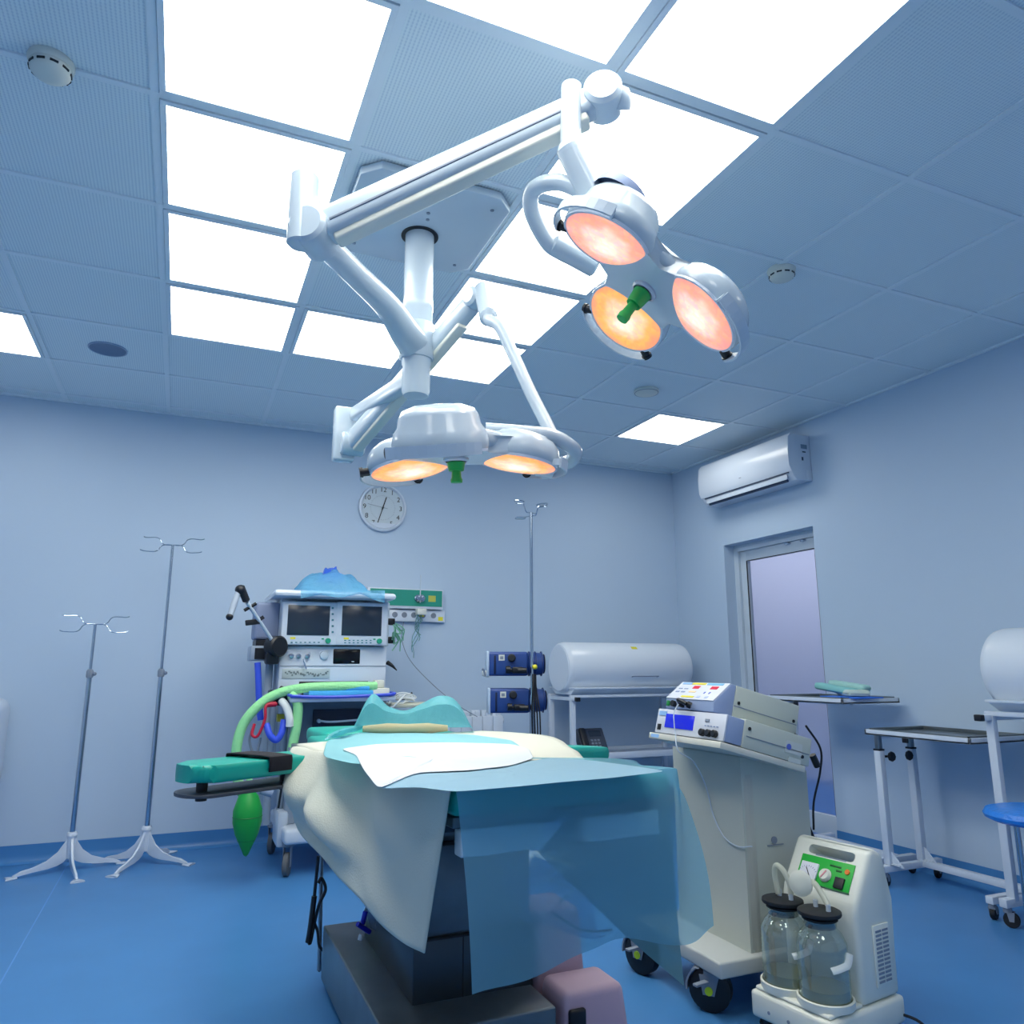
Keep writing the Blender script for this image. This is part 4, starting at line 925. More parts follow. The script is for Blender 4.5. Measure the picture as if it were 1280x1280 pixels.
# second layer hanging in a point
tp = [Vector((.83, 1.53, .79)), Vector((.92, 1.54, .79)), Vector((1.0, 1.55, .79)), Vector((1.06, 1.56, .79))]
bt = [atY(690, 1082, 1.55), atY(740, 1130, 1.55), atY(800, 1185, 1.55), atY(854, 1232, 1.55)]
tp[0] = atY(672, 1064, 1.55); tp[1] = atY(730, 1010, 1.55); tp[2] = atY(790, 1005, 1.55); tp[3] = atY(838, 1000, 1.55)
rows = [[a.lerp(c_, k / 4) + Vector((0, .006 * math.sin(k + j * 2), 0)) for j, (a, c_) in enumerate(zip(tp, bt))] for k in range(5)]
b = B(); b.sheet(rows, sub=5); tag(part('drape_corner', b, film('grey teal drape', (112, 156, 164), .8, .6, .4), None, ang=80), 'second grey-teal drape layer hanging to a point behind the translucent blue one', 'drape')
# crumpled clear bag with tubing below the table
t = thing('plastic_bag', 'crumpled clear plastic bag with tubing hanging behind the blue drape', 'plastic bag', (.9, 1.75, .4))
b = B(); rr_ = random.Random(9)
P = [[atY(618 + 34 * j + k * 9 + rr_.uniform(-5, 5), 1068 + k * 22 + j * 6 + rr_.uniform(-4, 4), 1.75 + rr_.uniform(-.02, .02)) for j in range(4)] for k in range(5)]
b.sheet(P, sub=5); part('bag', b, film('clear bag', (170, 185, 225), .3, .15, .2), t)
b = B(); b.tube([atY(620, 1075, 1.73), atY(645, 1085, 1.72), atY(655, 1105, 1.72), atY(652, 1125, 1.72)], .004, n=6); b.tube([atY(690, 1140, 1.72), atY(720, 1160, 1.72), atY(740, 1164, 1.72), atY(765, 1163, 1.72)], .003, n=6); part('tube', b, PGREY, t)
b = B(); b.tube([atY(684, 1100, 1.72), atY(715, 1112, 1.72), atY(700, 1128, 1.72)], .003, n=6); b.tube([atY(622, 1070, 1.72), atY(650, 1088, 1.72), atY(665, 1090, 1.72)], .003, n=6); part('tube', b, MATS['white tube'], t)

# pillow with aqua cap
t = thing('head_pillow', 'beige head ring cushion under aqua film at the far end of the table', 'pillow', (.76, 2.75, .88))
b = B(); P = []
c0, c1_ = atZ(446, 917, .885), atZ(572, 916, .885); ax = (c1_ - c0); bk = Vector((-ax.y, ax.x, 0)).normalized() * .2
b.tube([c0 - bk * .04 + ax * f + Vector((0, 0, .016)) for f in (.06, .3, .5, .7, .9)], .02, rr=[.010, .018, .015, .018, .010], n=14); part('cushion', b, mat('beige foam', (196, 186, 150), .8), t)
AQ = film('aqua film', (130, 214, 226), .8, .4, .4, bump=.6, nscale=26)
hs = [.0, .125, .085, .07, .095, .12, .10, .0]
P = []
for i in range(6):
    v_ = i / 5; row = []
    for j, hh in enumerate(hs):
        f = j / 7 * 1.24 - .07; z = .886 + hh * (math.sin(min(1, .18 + v_ * .95) * PI) ** .8) + (.02 if 0 < j < 7 and i == 0 else 0)
        row.append(c0 + ax * f + bk * (v_ * 1.1 + .0) + Vector((0, 0, 0)) - Vector((0, 0, c0.z)) + Vector((0, 0, z)))
    P.append(row)
b = B(); b.sheet(P, sub=5); part('film_cover', b, AQ, t)
b = B(); b.sheet([[atZ(404, 926, .884), atZ(430, 918, .895), atZ(452, 912, .893)], [atZ(415, 916, .9), atZ(432, 911, .915), atZ(452, 908, .9)], [atZ(430, 910, .89), atZ(440, 908, .9), atZ(458, 906, .89)]], sub=5); part('film_fold', b, AQ, t)

# ------------------------------------------------------------------ infusion pump stand
IY = 3.95
px_ = atY(665, 880, IY).x
t = thing('infusion_stand', 'tall chrome pole of the infusion pumps with wire hooks, behind the table', 'drip stand', (px_, IY, 0))
topz = atY(656, 640, IY).z
b = B(); b.cyl((px_, IY, .14), (px_ , IY, topz), .0095, n=18); part('upper_pole', b, CHROME, t)
b = B(); b.cyl((px_, IY, .1), (px_, IY, .95), .0135, n=18); part('lower_pole', b, CHROME, t)
for k in range(5):
    a = k * 2 * PI / 5 + .3; e = Vector((px_ + math.cos(a) * .26, IY + math.sin(a) * .26, .07)); b = B(); b.bar((px_, IY, .12), e, .03, .025, bev=.005); part('leg', b, ALU, t)
    castor(t, e.x - math.cos(a) * .015, e.y - math.sin(a) * .015, .028, .068, rot=a)
for k in range(4):
    a = R(20) + k * PI / 2; d_ = Vector((math.cos(a), math.sin(a), 0)); o = Vector((px_, IY, topz - .02 * (k % 2))); n_ = Vector((-d_.y, d_.x, 0))
    b = B(); b.tube([o, o + d_ * .04, o + d_ * .06 + Vector((0, 0, .045 * (k != 1))), o + d_ * .09 + n_ * .03 + Vector((0, 0, .05 * (k != 1))), o + d_ * .13 + n_ * .0 + Vector((0, 0, .055 * (k != 1))), o + d_ * .09 - n_ * .035 + Vector((0, 0, .05 * (k != 1))), o + d_ * .06 - n_ * .01 + Vector((0, 0, .045 * (k != 1)))], .0032, n=6); part('hook', b, CHROME, t)
def pump(pc, label):
    """seen from the back; local frame: x right, z up, y back"""
    t = thing('infusion_pump', label, 'infusion pump', pc, R(-18), 'infusion pumps on the chrome pole')
    W_, H_ = .37, .135
    b = B(); b.bx(-W_ * .43, W_ * .2, -.07, .08, 0, H_, .014, seg=3); b.cyl((W_ * .2, .0, H_ / 2), (W_ * .46, 0, H_ / 2), H_ / 2, r2=H_ / 2 - .006, bev=.012, n=32); part('body', b, NAVY, t, local=True)
    b = B(); b.bx(-W_ * .44, -W_ * .40, -.075, .085, -.004, H_ + .003, .006); part('end_cap', b, mat('pump light end', (180, 200, 222), .4), t, local=True)
    b = B(); b.bx(-W_ * .33, -W_ * .30, -.0745, -.06, .01, H_ - .02, .004); part('slot', b, mat('dark navy', (16, 30, 64), .5), t, local=True)
    b = B(); b.bx(-W_ * .255, -W_ * .165, -.0725, -.069, .085, .118); part('rating_label', b, OFFW, t, local=True)
    b = B(); b.bx(-W_ * .235, -W_ * .185, -.0732, -.072, .092, .109); part('label_code', b, PGREY, t, local=True)
    b = B(); b.lathe([(0, 0), (.022, 0), (.022, .02), (.016, .026), (0, .026)], (-W_ * .06, -.07, .10), (0, -1, 0)); part('socket', b, DRUB, t, local=True)
    b = B(); b.bx(-.02, .045, -.105, -.065, .015, .05, .008); b.cyl((.012, -.11, .03), (.06, -.12, .03), .016); b.bx(-.05, .0, -.09, -.07, .02, .04, .005); b.cyl((-.055, -.085, .035), (-.03, -.085, .035), .02); part('pole_clamp', b, BLK, t, local=True)
    for k in range(7):
        b = B(); b.lathe([(H_ / 2 - .0, 0), (H_ / 2 + .003, .001), (H_ / 2 + .003, .006), (H_ / 2, .007)], (W_ * (.22 + .032 * k), 0, H_ / 2), (1, 0, 0), n=32) if k in (0, 3, 6) else b.bx(0, .001, 0, .001, H_ / 2, H_ / 2 + .001)
        part('body_ring', b, mat('navy ring', (30, 56, 116), .4), t, local=True) if k in (0, 3, 6) else None
    b = B(); b.cyl((W_ * .45, 0, H_ / 2), (W_ * .475, 0, H_ / 2), H_ / 2 - .012, bev=.004); part('end_knob', b, mat('dark navy', (16, 30, 64), .5), t, local=True)
    return t
pz1, pz2 = atY(650, 845, IY).z, atY(650, 892, IY).z
pump0 = pump((atY(652, 845, IY).x, IY + .105, pz1), 'upper navy infusion pump clamped to the chrome pole')
kids = {c_.name: c_ for c_ in pump0.children}
dup(pump0, (atY(654, 892, IY).x, IY + .105, pz2), label='lower navy infusion pump clamped to the chrome pole')
b = B(); a_ = atY(612, 838, IY + .1); b.prism([a_, a_ + Vector((-.03, 0, -.005)), a_ + Vector((-.028, 0, -.03)), a_ + Vector((.0, 0, -.04))], (0, .05, 0), bev=.004); part('syringe_holder', b, OFFW, pump0)
b = B(); b.tube([a_ + Vector((-.045, 0, .01)), a_ + Vector((-.035, 0, -.0)), a_ + Vector((-.025, 0, -.03))], .006, n=8); part('release_lever', b, PGREY, pump0)
for nm, yz in (('yellow_cap', pz1 + .03),):
    b = B(); b.sph((px_ + .005, IY - .032, yz + .02), .014); part(nm, b, YEL, pump0)
b = B()
for k in range(4):
    b.tube([(px_ + .005 * k - .006, IY - .03, pz1 + .01), (px_ + .012 * (k - 1.5), IY - .05 + .01 * k, pz1 - .08), (px_ + .016 * (k - 1.5), IY - .05, pz2), (px_ + .014 * (k - 1.2), IY - .05, .62), (px_ + .003 * k, IY - .04, .5 + .02 * k), (px_ + .01, IY + .02, .46)], .0045, n=8)
tag(part('pump_cables', b, BLK), 'black cables hanging down the chrome pole from the two infusion pumps', 'cable')

# ------------------------------------------------------------------ drum-shaped sterile storage cabinets
CABW = mat('cabinet white', (220, 230, 242), .3, coat=.3)
def drum(loc, rz, label):
    t = thing('sterile_cabinet', label, 'sterile storage cabinet', loc, rz, None)
    Rr, L, zc = .19, .54, 1.095; bot_ = .915
    # body of the drum, cut flat at the bottom
    b = B(); sec = []
    for q in range(0, 41):
        a = R(-62 + q * (304 / 40)); sec.append(Vector((0, -math.cos(a) * Rr * 1.0, zc + math.sin(a) * Rr)))
    prof = [(-L, .90), (-L + .012, .965), (-L + .04, 1.0), (L - .04, 1.0), (L - .012, .965), (L, .90)]
    rings = [[b.bm.verts.new((x, p.y * f, zc + (p.z - zc) * f)) for p in sec] for x, f in prof]
    for A, C in zip(rings, rings[1:]):
        for j in range(len(A)): b.bm.faces.new((A[j], A[(j + 1) % len(A)], C[(j + 1) % len(A)], C[j]))
    b.bm.faces.new(rings[0][::-1]); b.bm.faces.new(rings[-1]); part('drum_body', b, CABW, t, local=True)
    b = B(); b.lathe([(0, .0), (Rr * .86, 0), (Rr * .86, .004), (0, .006)], (-L, 0, zc), (-1, 0, 0), n=48); part('end_disc', b, CABW, t, local=True)
    b = B(); b.lathe([(Rr + .001, 0), (Rr + .003, .002), (Rr + .003, .05), (Rr + .001, .052)], (-L + .045, 0, zc), (1, 0, 0), n=48, a0=0, a1=2 * PI)
    b2 = B(); b2.bx(-L + .02, L - .02, -.2, .2, .945, .957, .003); part('lid_rim', b2, WHITE, t, local=True)
    b.bm.free()
    b = B(); b.prism([(-L + .03, -.19, .945), (-L + .03, .19, .945), (-L + .03, .12, .905), (-L + .03, -.12, .905)], (2 * L - .06, 0, 0), bev=.004); part('lower_tray', b, CABW, t, local=True)
    b = B(); b.tube([(-.02, -.172, 1.03), (-.02, -.205, 1.035), (.2, -.205, 1.035), (.2, -.172, 1.03)], .004, n=8, smooth=0); part('handle', b, PGREY, t, local=True)
    b = B(); M = Matrix.Translation((.0, 0, zc)) @ Matrix.Rotation(R(38), 4, 'X'); b.bx(.02, .07, -.014, .014, Rr - .001, Rr + .0015, M=M); part('warning_label', b, YEL, t, local=True)
    for y in (-.17, .17):
        b = B(); b.bx(-L + .0, L - .02, y - .014, y + .014, .885, .905, .003); part('top_rail', b, WHITE, t, local=True)
        for x in (-L + .02, L - .06):
            b = B(); b.bx(x - .019, x + .019, y - .015, y + .015, .10, .885, .003); part('post', b, WHITE, t, local=True)
    for x in (-L + .02, L - .06):
        b = B(); b.bx(x - .016, x + .016, -.235, .235, .865, .89, .003); part('cross_bar', b, WHITE, t, local=True)
        b = B(); b.bx(x - .0175, x + .0175, -.262, -.233, .863, .892, .004); part('end_plug', b, BLK, t, local=True)
        b = B(); b.bx(x - .018, x + .018, -.24, .24, .08, .115, .003); part('foot_bar', b, WHITE, t, local=True)
        for y in (-.215, .215): castor(t, x, y, .032, .082, rot=.5, wm=DRUB, local=True)
    return t
def shelf(t):
    L = .55
    b = B(); b.bx(-L + .04, L - .04, -.18, .18, .46, .475, .003); part('lower_shelf', b, mat('shelf glass grey', (170, 188, 212), .3), t, local=True)
    b = B(); b.bx(-L + .04, L - .04, -.188, -.172, .455, .50, .003); b.bx(-L + .04, L - .04, .172, .188, .455, .50, .003); part('shelf_rail', b, WHITE, t, local=True)
dr = drum((3.12, 5.09, 0), 0, 'long white drum-shaped sterile cabinet on a wheeled stand against the back wall')
shelf(dr)
dup(dr, (3.605, 1.885, 0), -PI / 2, label='white drum-shaped sterile cabinet cut off by the right edge of the picture')
# phone-like device on the shelf
p = Vector((2.70, 4.93, .475))
t = thing('desk_device', 'dark grey desk telephone leaning on the lower shelf of the back cabinet stand', 'telephone', p)
Mp = Matrix.Translation((2.80, 4.96, .48)) @ Matrix.Rotation(R(58), 4, 'X')
b = B(Mp); b.bx(-.11, .11, -.0, .2, -.03, .03, .012, seg=3); part('body', b, mat('slate plastic', (56, 66, 84), .4), t)
b = B(Mp); b.bx(-.02, .08, .13, .175, .028, .033, .002); part('screen', b, SCRN, t)
b = B(Mp); b.bx(-.105, -.05, .01, .19, .03, .06, .014, seg=3); part('handset', b, BLK, t)
b = B(Mp)
for i in range(3):
    for j in range(4): b.bx(-.02 + i * .028, -.002 + i * .028, .02 + j * .024, .034 + j * .024, .03, .034)
part('keys', b, PGREY, t)

# ------------------------------------------------------------------ instrument tables
def mayo(y1, zt, x0, label, gap=.24):
    """tray reaches from the posts at the far end y1 towards the viewer"""
    t = thing('instrument_table', label, 'instrument table', (x0 + .25, y1 - .3, 0), 0, None)
    y0 = y1 - .60; x1 = x0 + .44
    b = B(); b.bx(x0, x1, y0, y1, zt - .022, zt - .012, .002)
    for a in ((x0, x1, y0, y0 + .012), (x0, x1, y1 - .012, y1), (x0, x0 + .012, y0, y1), (x1 - .012, x1, y0, y1)): b.bx(*a, zt - .022, zt + .006, .002)
    part('tray_frame', b, WHITE, t)
    b = B(); b.bx(x0 + .02, x1 - .02, y0 + .02, y1 - .02, zt - .012, zt - .006, .001)
    for a in ((x0 + .018, x1 - .018, y0 + .018, y0 + .026), (x0 + .018, x1 - .018, y1 - .026, y1 - .018), (x0 + .018, x0 + .026, y0 + .018, y1 - .018), (x1 - .026, x1 - .018, y0 + .018, y1 - .018)): b.bx(*a, zt - .008, zt + .012, .001)
    part('steel_tray', b, DSTEEL, t)
    yp = y1 - .03
    for x in (x0 + .06, x0 + .06 + gap):
        b = B(); b.bx(x - .018, x + .018, yp - .02, yp + .02, .10, zt - .10, .004); part('post', b, WHITE, t)
        b = B(); b.bx(x - .013, x + .013, yp - .014, yp + .014, zt - .1, zt - .02, .003); part('inner_post', b, STEEL, t)
        b = B(); b.bx(x - .019, x + .019, yp - .021, yp + .021, zt - .105, zt - .095, .002); part('post_cap', b, BLK, t)
        s = 1 if x < x0 + .1 else -1
        b = B(); c_ = Vector((x + s * .055, yp - .02, zt - .135)); b.cyl(c_, c_ + Vector((0, -.02, 0)), .026, bev=.006, n=8); b.cyl(Vector((x, yp, c_.z)), c_, .006); part('clamp_knob', b, BLK, t)
        b = B(); b.bx(x - .012, x + .012, yp - .07, yp - .02, .105, .11, .001); b.prism([(x - .002, yp - .02, .10), (x - .002, yp - .09, .10), (x - .002, yp - .02, .17)], (.004, 0, 0)); part('gusset', b, WHITE, t)
    b = B(); b.bx(x0 + .16, x0 + .19, y0 + .1, y1 - .04, zt - .035, zt - .022, .002); b.bx(x0 + .05, x0 + .33, yp - .012, yp + .012, zt - .04, zt - .022, .002); part('tray_support', b, WHITE, t)
    b = B(); b.bx(x0 + .0, x0 + .012, y0 + .34, y0 + .37, zt - .045, zt - .02, .002); part('stop_block', b, BLK, t)
    b = B(); b.bx(x0 - .0, x0 + .43, yp - .018, yp + .018, .068, .10, .003); part('foot_bar', b, WHITE, t)
    b = B(); b.bx(x0 - .0, x0 + .43, y0 - .02, y0 + .016, .068, .10, .003); part('foot_bar', b, WHITE, t)
    b = B(); b.bx(x0 + .28, x0 + .32, y0, yp, .072, .104, .003); part('base_beam', b, WHITE, t)
    for x in (x0 + .02, x0 + .40):
        for y in (yp, y0): castor(t, x, y, .03, .07, rot=.3)
    return t
mayo(3.095, .772, 3.40, 'lower white instrument table with empty steel tray in front of the right wall')
mayo(3.79, .925, 3.36, 'higher white instrument table carrying wrapped packs, in front of the glass door', .12)
zt = .93
def pack(loc, L, W_, H_, rz, pitch, m, label):
    M = Matrix.Translation(loc) @ Matrix.Rotation(rz, 4, 'Z') @ Matrix.Rotation(pitch, 4, 'Y'); b = B(M); b.bx(-L / 2, L / 2, -W_ / 2, W_ / 2, 0, H_, min(H_, W_) * .45, seg=4); r = random.Random(int(L * 1e4))
    for v_ in b.bm.verts: v_.co += Vector((r.uniform(-1, 1), r.uniform(-1, 1), 0)) * .003
    tag(part('wrapped_pack', b, m), label, 'wrapped pack')
pack((3.56, 3.30, zt + .012), .24, .12, .035, R(60), 0, mat('pale wrap', (196, 214, 206), .7), 'pale cloth pack lying under the aqua packs on the higher instrument table')
pack((3.52, 3.38, zt + .028), .26, .07, .04, R(100), R(-8), mat('aqua wrap', (130, 196, 196), .7), 'aqua wrapped pack, front one of the pile on the higher table')
pack((3.60, 3.36, zt + .045), .26, .07, .04, R(92), R(-6), mat('aqua wrap 2', (160, 208, 204), .7), 'lighter aqua wrapped pack, rear one of the pile on the higher table')
b = B(); b.bx(3.43, 3.62, 3.14, 3.42, zt + .002, zt + .010, .003); tag(part('blue_folder', b, mat('bright blue folder', (40, 110, 220), .5)), 'flat bright blue packet under the cloth packs', 'packet')

# ------------------------------------------------------------------ blue topped stool at the right edge
c_ = atZ(1302, 1020, .53)
t = thing('stool', 'round stool with bright blue film-covered seat, cut by the right edge', 'stool', (c_.x, c_.y, 0))
b = B(); b.lathe([(0, 0), (.17, .0), (.195, .012), (.2, .025), (.19, .042), (.16, .05), (0, .052)], (c_.x, c_.y, .505), n=40); part('seat', b, mat('bright blue film', (36, 130, 230), .25, bump=.7, nscale=40), t)
for k in range(4):
    a = YAW * -1 + k * PI / 2 + PI / 4; o = Vector((c_.x + math.cos(a) * .09, c_.y + math.sin(a) * .09, 0)); b = B(); b.cyl(o, o * 1 + Vector((0, 0, .505)), .011); part('leg', b, CHROME, t)
b = B(); b.lathe([(.085, -.006), (.095, -.006), (.095, .006), (.085, .006), (.085, -.006)], (c_.x, c_.y, .2)); part('ring', b, CHROME, t)

# ------------------------------------------------------------------ electrosurgical cart
t = thing('electrosurgery_cart', 'grey-green equipment cart with sloping top shelf standing right of the table', 'equipment cart', (1.93, 2.4, 0))
b = B(); b.prism([(1.655, 2.155, .13), (2.2, 2.155, .13), (2.2, 2.66, .13), (1.655, 2.66, .13)], (0, 0, .05), bev=.008); part('base', b, mat('base grey', (186, 192, 192), .45), t)
CABG = mat('cart grey green', (192, 198, 190), .5)
b = B(); b.prism([(1.805, 2.185, .18), (1.805, 2.58, .18), (2.10, 2.58, .18), (2.10, 2.185, .18)], (0, 0, .55)); 
b.prism([(1.805, 2.185, .73), (2.10, 2.185, .73), (2.10, 2.185, .74), (1.805, 2.185, .80)], (0, .395, 0)); part('cabinet', b, CABG, t)
b = B(); b.lathe([(.028, 0), (.028, .56)], (1.835, 2.21, .18), n=20); b.bx(1.807, 1.86, 2.183, 2.22, .18, .735, .012); part('corner_column', b, mat('cart beige', (188, 190, 182), .5), t)
b = B(); b.cyl((1.93, 2.184, .52), (1.93, 2.180, .52), .012); b.bx(1.90, 1.97, 2.181, 2.186, .503, .506); part('cable_clip', b, PGREY, t)
for x, y, r_ in ((1.70, 2.25, .4), (1.66, 2.60, .2), (2.12, 2.25, .3), (2.12, 2.60, .2)):
    RO = R(130 if y < 2.4 else 108)
    f = castor(t, x, y, .068, .132, rot=RO, wm=BLK, wd=.045)
    ax = Vector((-math.sin(RO), math.cos(RO), 0)); fw = Vector((math.cos(RO), math.sin(RO), 0)); cc = Vector((x, y, 0)) + fw * .012 + Vector((0, 0, .068))
    arc = [cc + (fw * math.cos(R(q)) * rr_ + Vector((0, 0, math.sin(R(q)) * rr_))) * 1 - ax * .026 for rr_, qs in ((.078, range(-5, 136, 10)), (.072, range(135, -6, -10))) for q in qs]
    arc = [Vector((p.x, p.y, min(p.z, .129))) for p in arc]
    b = B(); b.prism(arc, ax * .052); part('wheel_hood', b, PGREY, f)
    for s in (-1, 1): b = B(); b.cyl(cc + ax * s * .0225, cc + ax * s * .034, .013, n=14); part('hub_cap', b, mat('lime hub', (190, 220, 40), .5), f)
    b = B(); b.bar(cc + Vector((-.03, -.02, .03)), cc + Vector((-.085, -.03, .03)), .02, .008, bev=.002); part('brake_pedal', b, PGREY, f)
# sloping shelf and units, local frame: x into the cart, y along the front (to the left seen), z up
SM = Matrix.Translation((1.655, 2.10, .842)) @ Matrix.Rotation(R(15), 4, 'Y')
b = B(SM); b.bx(0, .37, 0, .42, -.0, .022, .003); part('top_shelf', b, mat('shelf cream', (206, 208, 200), .45), t)
b = B(SM); b.bx(-.001, .004, .355, .405, .005, .017); part('shelf_label', b, LAB, t)
FR = mat('unit front', (206, 212, 226), .4)
u1 = thing('coagulator_unit', 'lower electrosurgical unit with blue display and three black knobs', 'electrosurgical unit', SM @ Vector((.15, .2, .025)))
b = B(SM); b.bx(.012, .02, .005, .405, .026, .115, .003); part('front_panel', b, FR, u1)
b = B(SM); b.bx(.02, .09, .007, .403, .027, .114, .003); part('front_bezel', b, LILAC, u1)
b = B(SM); b.bx(.09, .385, .002, .408, .024, .118, .003); part('housing', b, GREYP, u1)
b = B(SM); b.bx(.1, .38, .0, .003, .062, .065); part('housing_seam', b, PGREY, u1)
b = B(SM); b.bx(.009, .013, .175, .345, .048, .098, .001); part('display', b, BLUED, u1)
for y in (.045, .078, .112):
    b = B(SM); b.cyl((.012, y, .045), (-.004, y, .045), .0125, bev=.002, n=18); part('knob', b, BLK, u1)
b = B(SM); b.bx(.009, .013, .368, .390, .036, .058, .002); part('power_switch', b, BLK, u1)
b = B(SM); b.bx(.010, .013, .345, .392, .09, .106); part('brand_patch', b, LAB, u1)
b = B(SM); b.bx(.009, .013, .09, .112, .083, .093, .001); part('button', b, PGREY, u1)
for k in range(5):
    b = B(SM); b.bx(.010, .013, .04 + k * .016, .048 + k * .016, .068, .0715); part('print_mark', b, mat('print blue grey', (130, 150, 190), .5), u1)
for x, z in ((.11, .09), (.35, .05)):
    b = B(SM); b.cyl((x, .004, z), (x, -.001, z), .006, n=12); part('screw', b, DRUB, u1)
b = B(SM); b.bx(.27, .345, -.0, .0025, .05, .09); part('side_label', b, mat('label grey light', (196, 204, 204), .5), u1)
b = B(SM); b.cyl((.285, .002, .07), (.285, -.0015, .07), .01, n=20); part('round_mark', b, mat('mark blue', (90, 110, 200), .5), u1)
b = B(SM); b.bx(.29, .345, -.0, .0025, .022, .038); part('side_label', b, MATS['label grey light'], u1)
u2 = thing('cautery_unit', 'upper electrosurgical unit with slanted control panel and red readouts', 'electrosurgical unit', SM @ Vector((.2, .22, .12)))
y0_, y1_ = .088, .372
b = B(SM); b.prism([(.02, y0_, .12), (.10, y0_, .12), (.10, y0_, .232), (.078, y0_, .232), (.015, y0_, .155)], (0, y1_ - y0_, 0), bev=.003); part('front_housing', b, LILAC, u2)
b = B(SM); b.bx(.10, .39, y0_ - .003, y1_ + .003, .12, .232, .003); part('housing', b, GREYP, u2)
b = B(SM); b.bx(.1, .385, y0_ - .0045, y0_ - .001, .160, .163); part('housing_seam', b, PGREY, u2)
for x, z in ((.118, .175), (.37, .172)):
    b = B(SM); b.cyl((x, y0_, z), (x, y0_ - .005, z), .006, n=12); part('screw', b, DRUB, u2)
# slanted plate
PM = SM @ Matrix.Translation((.015, 0, .155)) @ Matrix.Rotation(-math.atan2(.077, .063) + 0, 4, 'Y')
b = B(PM); b.bx(0, .098, y0_ + .002, y1_ - .002, .0, .004, .001); part('control_panel', b, FR, u2)
def pm(xa, xb, ya, yb, m, nm):  # xa..xb up the slope 0..0.098, ya..yb fraction from the left as seen
    b = B(PM); Y0_ = y1_ - (y1_ - y0_) * yb; Y1_ = y1_ - (y1_ - y0_) * ya; b.bx(xa, xb, Y0_, Y1_, .0038, .0052); part(nm, b, m, u2)
pm(.084, .094, .06, .26, LAB, 'print_band'); pm(.084, .094, .27, .55, YEL, 'print_band'); pm(.084, .094, .58, .9, mat('cyan print', (110, 180, 220), .5), 'print_band')
RD = mat('red readout', (190, 30, 60), .3, emit=(200, 20, 50), es=.4)
pm(.06, .076, .36, .49, RD, 'readout'); pm(.06, .076, .72, .86, RD, 'readout')
pm(.038, .046, .36, .5, mat('orange print', (236, 208, 160), .5), 'print_mark'); pm(.008, .017, .3, .56, YEL, 'print_mark')
for a_ in (.08, .2): pm(.036, .042, a_, a_ + .08, MATS['print blue grey'], 'print_mark'); pm(.056, .06, a_, a_ + .08, MATS['print blue grey'], 'print_mark')
for a_ in (.68, .78): pm(.034, .044, a_, a_ + .025, MATS['mark blue'], 'print_mark')
for a_ in (.62, .78): pm(.01, .02, a_, a_ + .06, mat('pale mark', (170, 186, 230), .5), 'print_mark')
b = B(SM); b.bx(.012, .02, .345, .362, .128, .148, .002); part('power_switch', b, mat('green switch', (20, 130, 60), .4), u2)
for y in (.315, .265):
    b = B(SM); b.cyl((.02, y, .137), (.004, y, .137), .0115, n=18); part('socket', b, BLK, u2)
b = B(SM); b.tube([(.004, .265, .14), (-.012, .255, .147), (-.012, .23, .142), (-.008, .205, .135)], .008, n=10); b.cyl((-.008, .205, .135), (.004, .195, .132), .012); part('plug', b, BLK, u2)
b = B(); q = [SM @ Vector(p) for p in ((.0, .265, .135), (-.016, .262, .10), (-.016, .25, .06), (-.012, .235, .02), (-.008, .21, -.03))]
b.tube(q + [atX(866, 951, 1.70), atX(878, 972, 1.77), atX(885, 992, 1.798), atX(892, 1020, 1.798), atX(905, 1046, 1.798), atX(922, 1058, 1.798), atX(940, 1058, 1.798)], .0022, n=6); tag(part('thin_cord', b, ALU), 'thin pale cord running down over the front of the electrosurgical units', 'cord')
# cords behind the cart
b = B(); b.tube([(2.07, 2.14, .90), (2.12, 2.13, .82), (2.11, 2.13, .74), (2.08, 2.14, .64), (2.07, 2.14, .55)], .004, n=6); b.tube([(2.08, 2.13, .80), (2.10, 2.13, .76)], .012, n=8, smooth=0); b.cyl(SM @ Vector((.37, .08, .12)), SM @ Vector((.40, .05, .10)), .014); part('cord', b, BLK, t)
b = B(); b.tube([atX(996, 1000, 2.16), atX(1003, 1015, 2.16), atX(1012, 1050, 2.2), atX(1020, 1062, 2.22)], .013, n=8); b.tube([atX(1000, 1003, 2.15), atX(1016, 1045, 2.18), atX(1026, 1062, 2.2)], .006, n=6); b.tube([atX(1020, 1062, 2.22), (2.25, 2.15, .35), (2.28, 2.2, .1), (2.3, 2.3, .012)], .009, n=8); part('cord', b, BLK, t)
b = B(); b.bar(atX(997, 1008, 2.14), atX(1004, 1056, 2.16), .022, .004); b.bar(atX(1001, 1030, 2.15), atX(1006, 1075, 2.17), .02, .004); part('lime_strap', b, mat('lime strap', (150, 200, 50), .5), t)

# ------------------------------------------------------------------ suction machine
SR = R(9)
SU = Matrix.Translation((1.70, 2.075, 0)) @ Matrix.Rotation(SR, 4, 'Z')     # local x: depth, local y: towards the left (seen)
t = thing('suction_machine', 'white mobile suction pump with green control panel and two jars', 'suction pump', (1.70, 2.075, 0), SR)
W_ = .285
SW = mat('suction white', (222, 226, 218), .35, coat=.2)
b = B(); b.bx(0, .36, -W_, 0, .055, .13, .012, seg=3); part('base', b, SW, t, local=True)
b = B(); b.prism([(.012, -W_ + .012, .13), (.012, -.012, .13), (.17, -.012, .13), (.17, -W_ + .012, .13)], (0, 0, .012), bev=.006); part('jar_tray', b, SW, t, local=True)
for y in (-.078, -.21):
    b = B(); b.lathe([(.074, 0), (.08, 0), (.081, .02), (.075, .022), (.074, 0)], (.085, y, .14), n=40); part('jar_ring', b, SW, t, local=True)
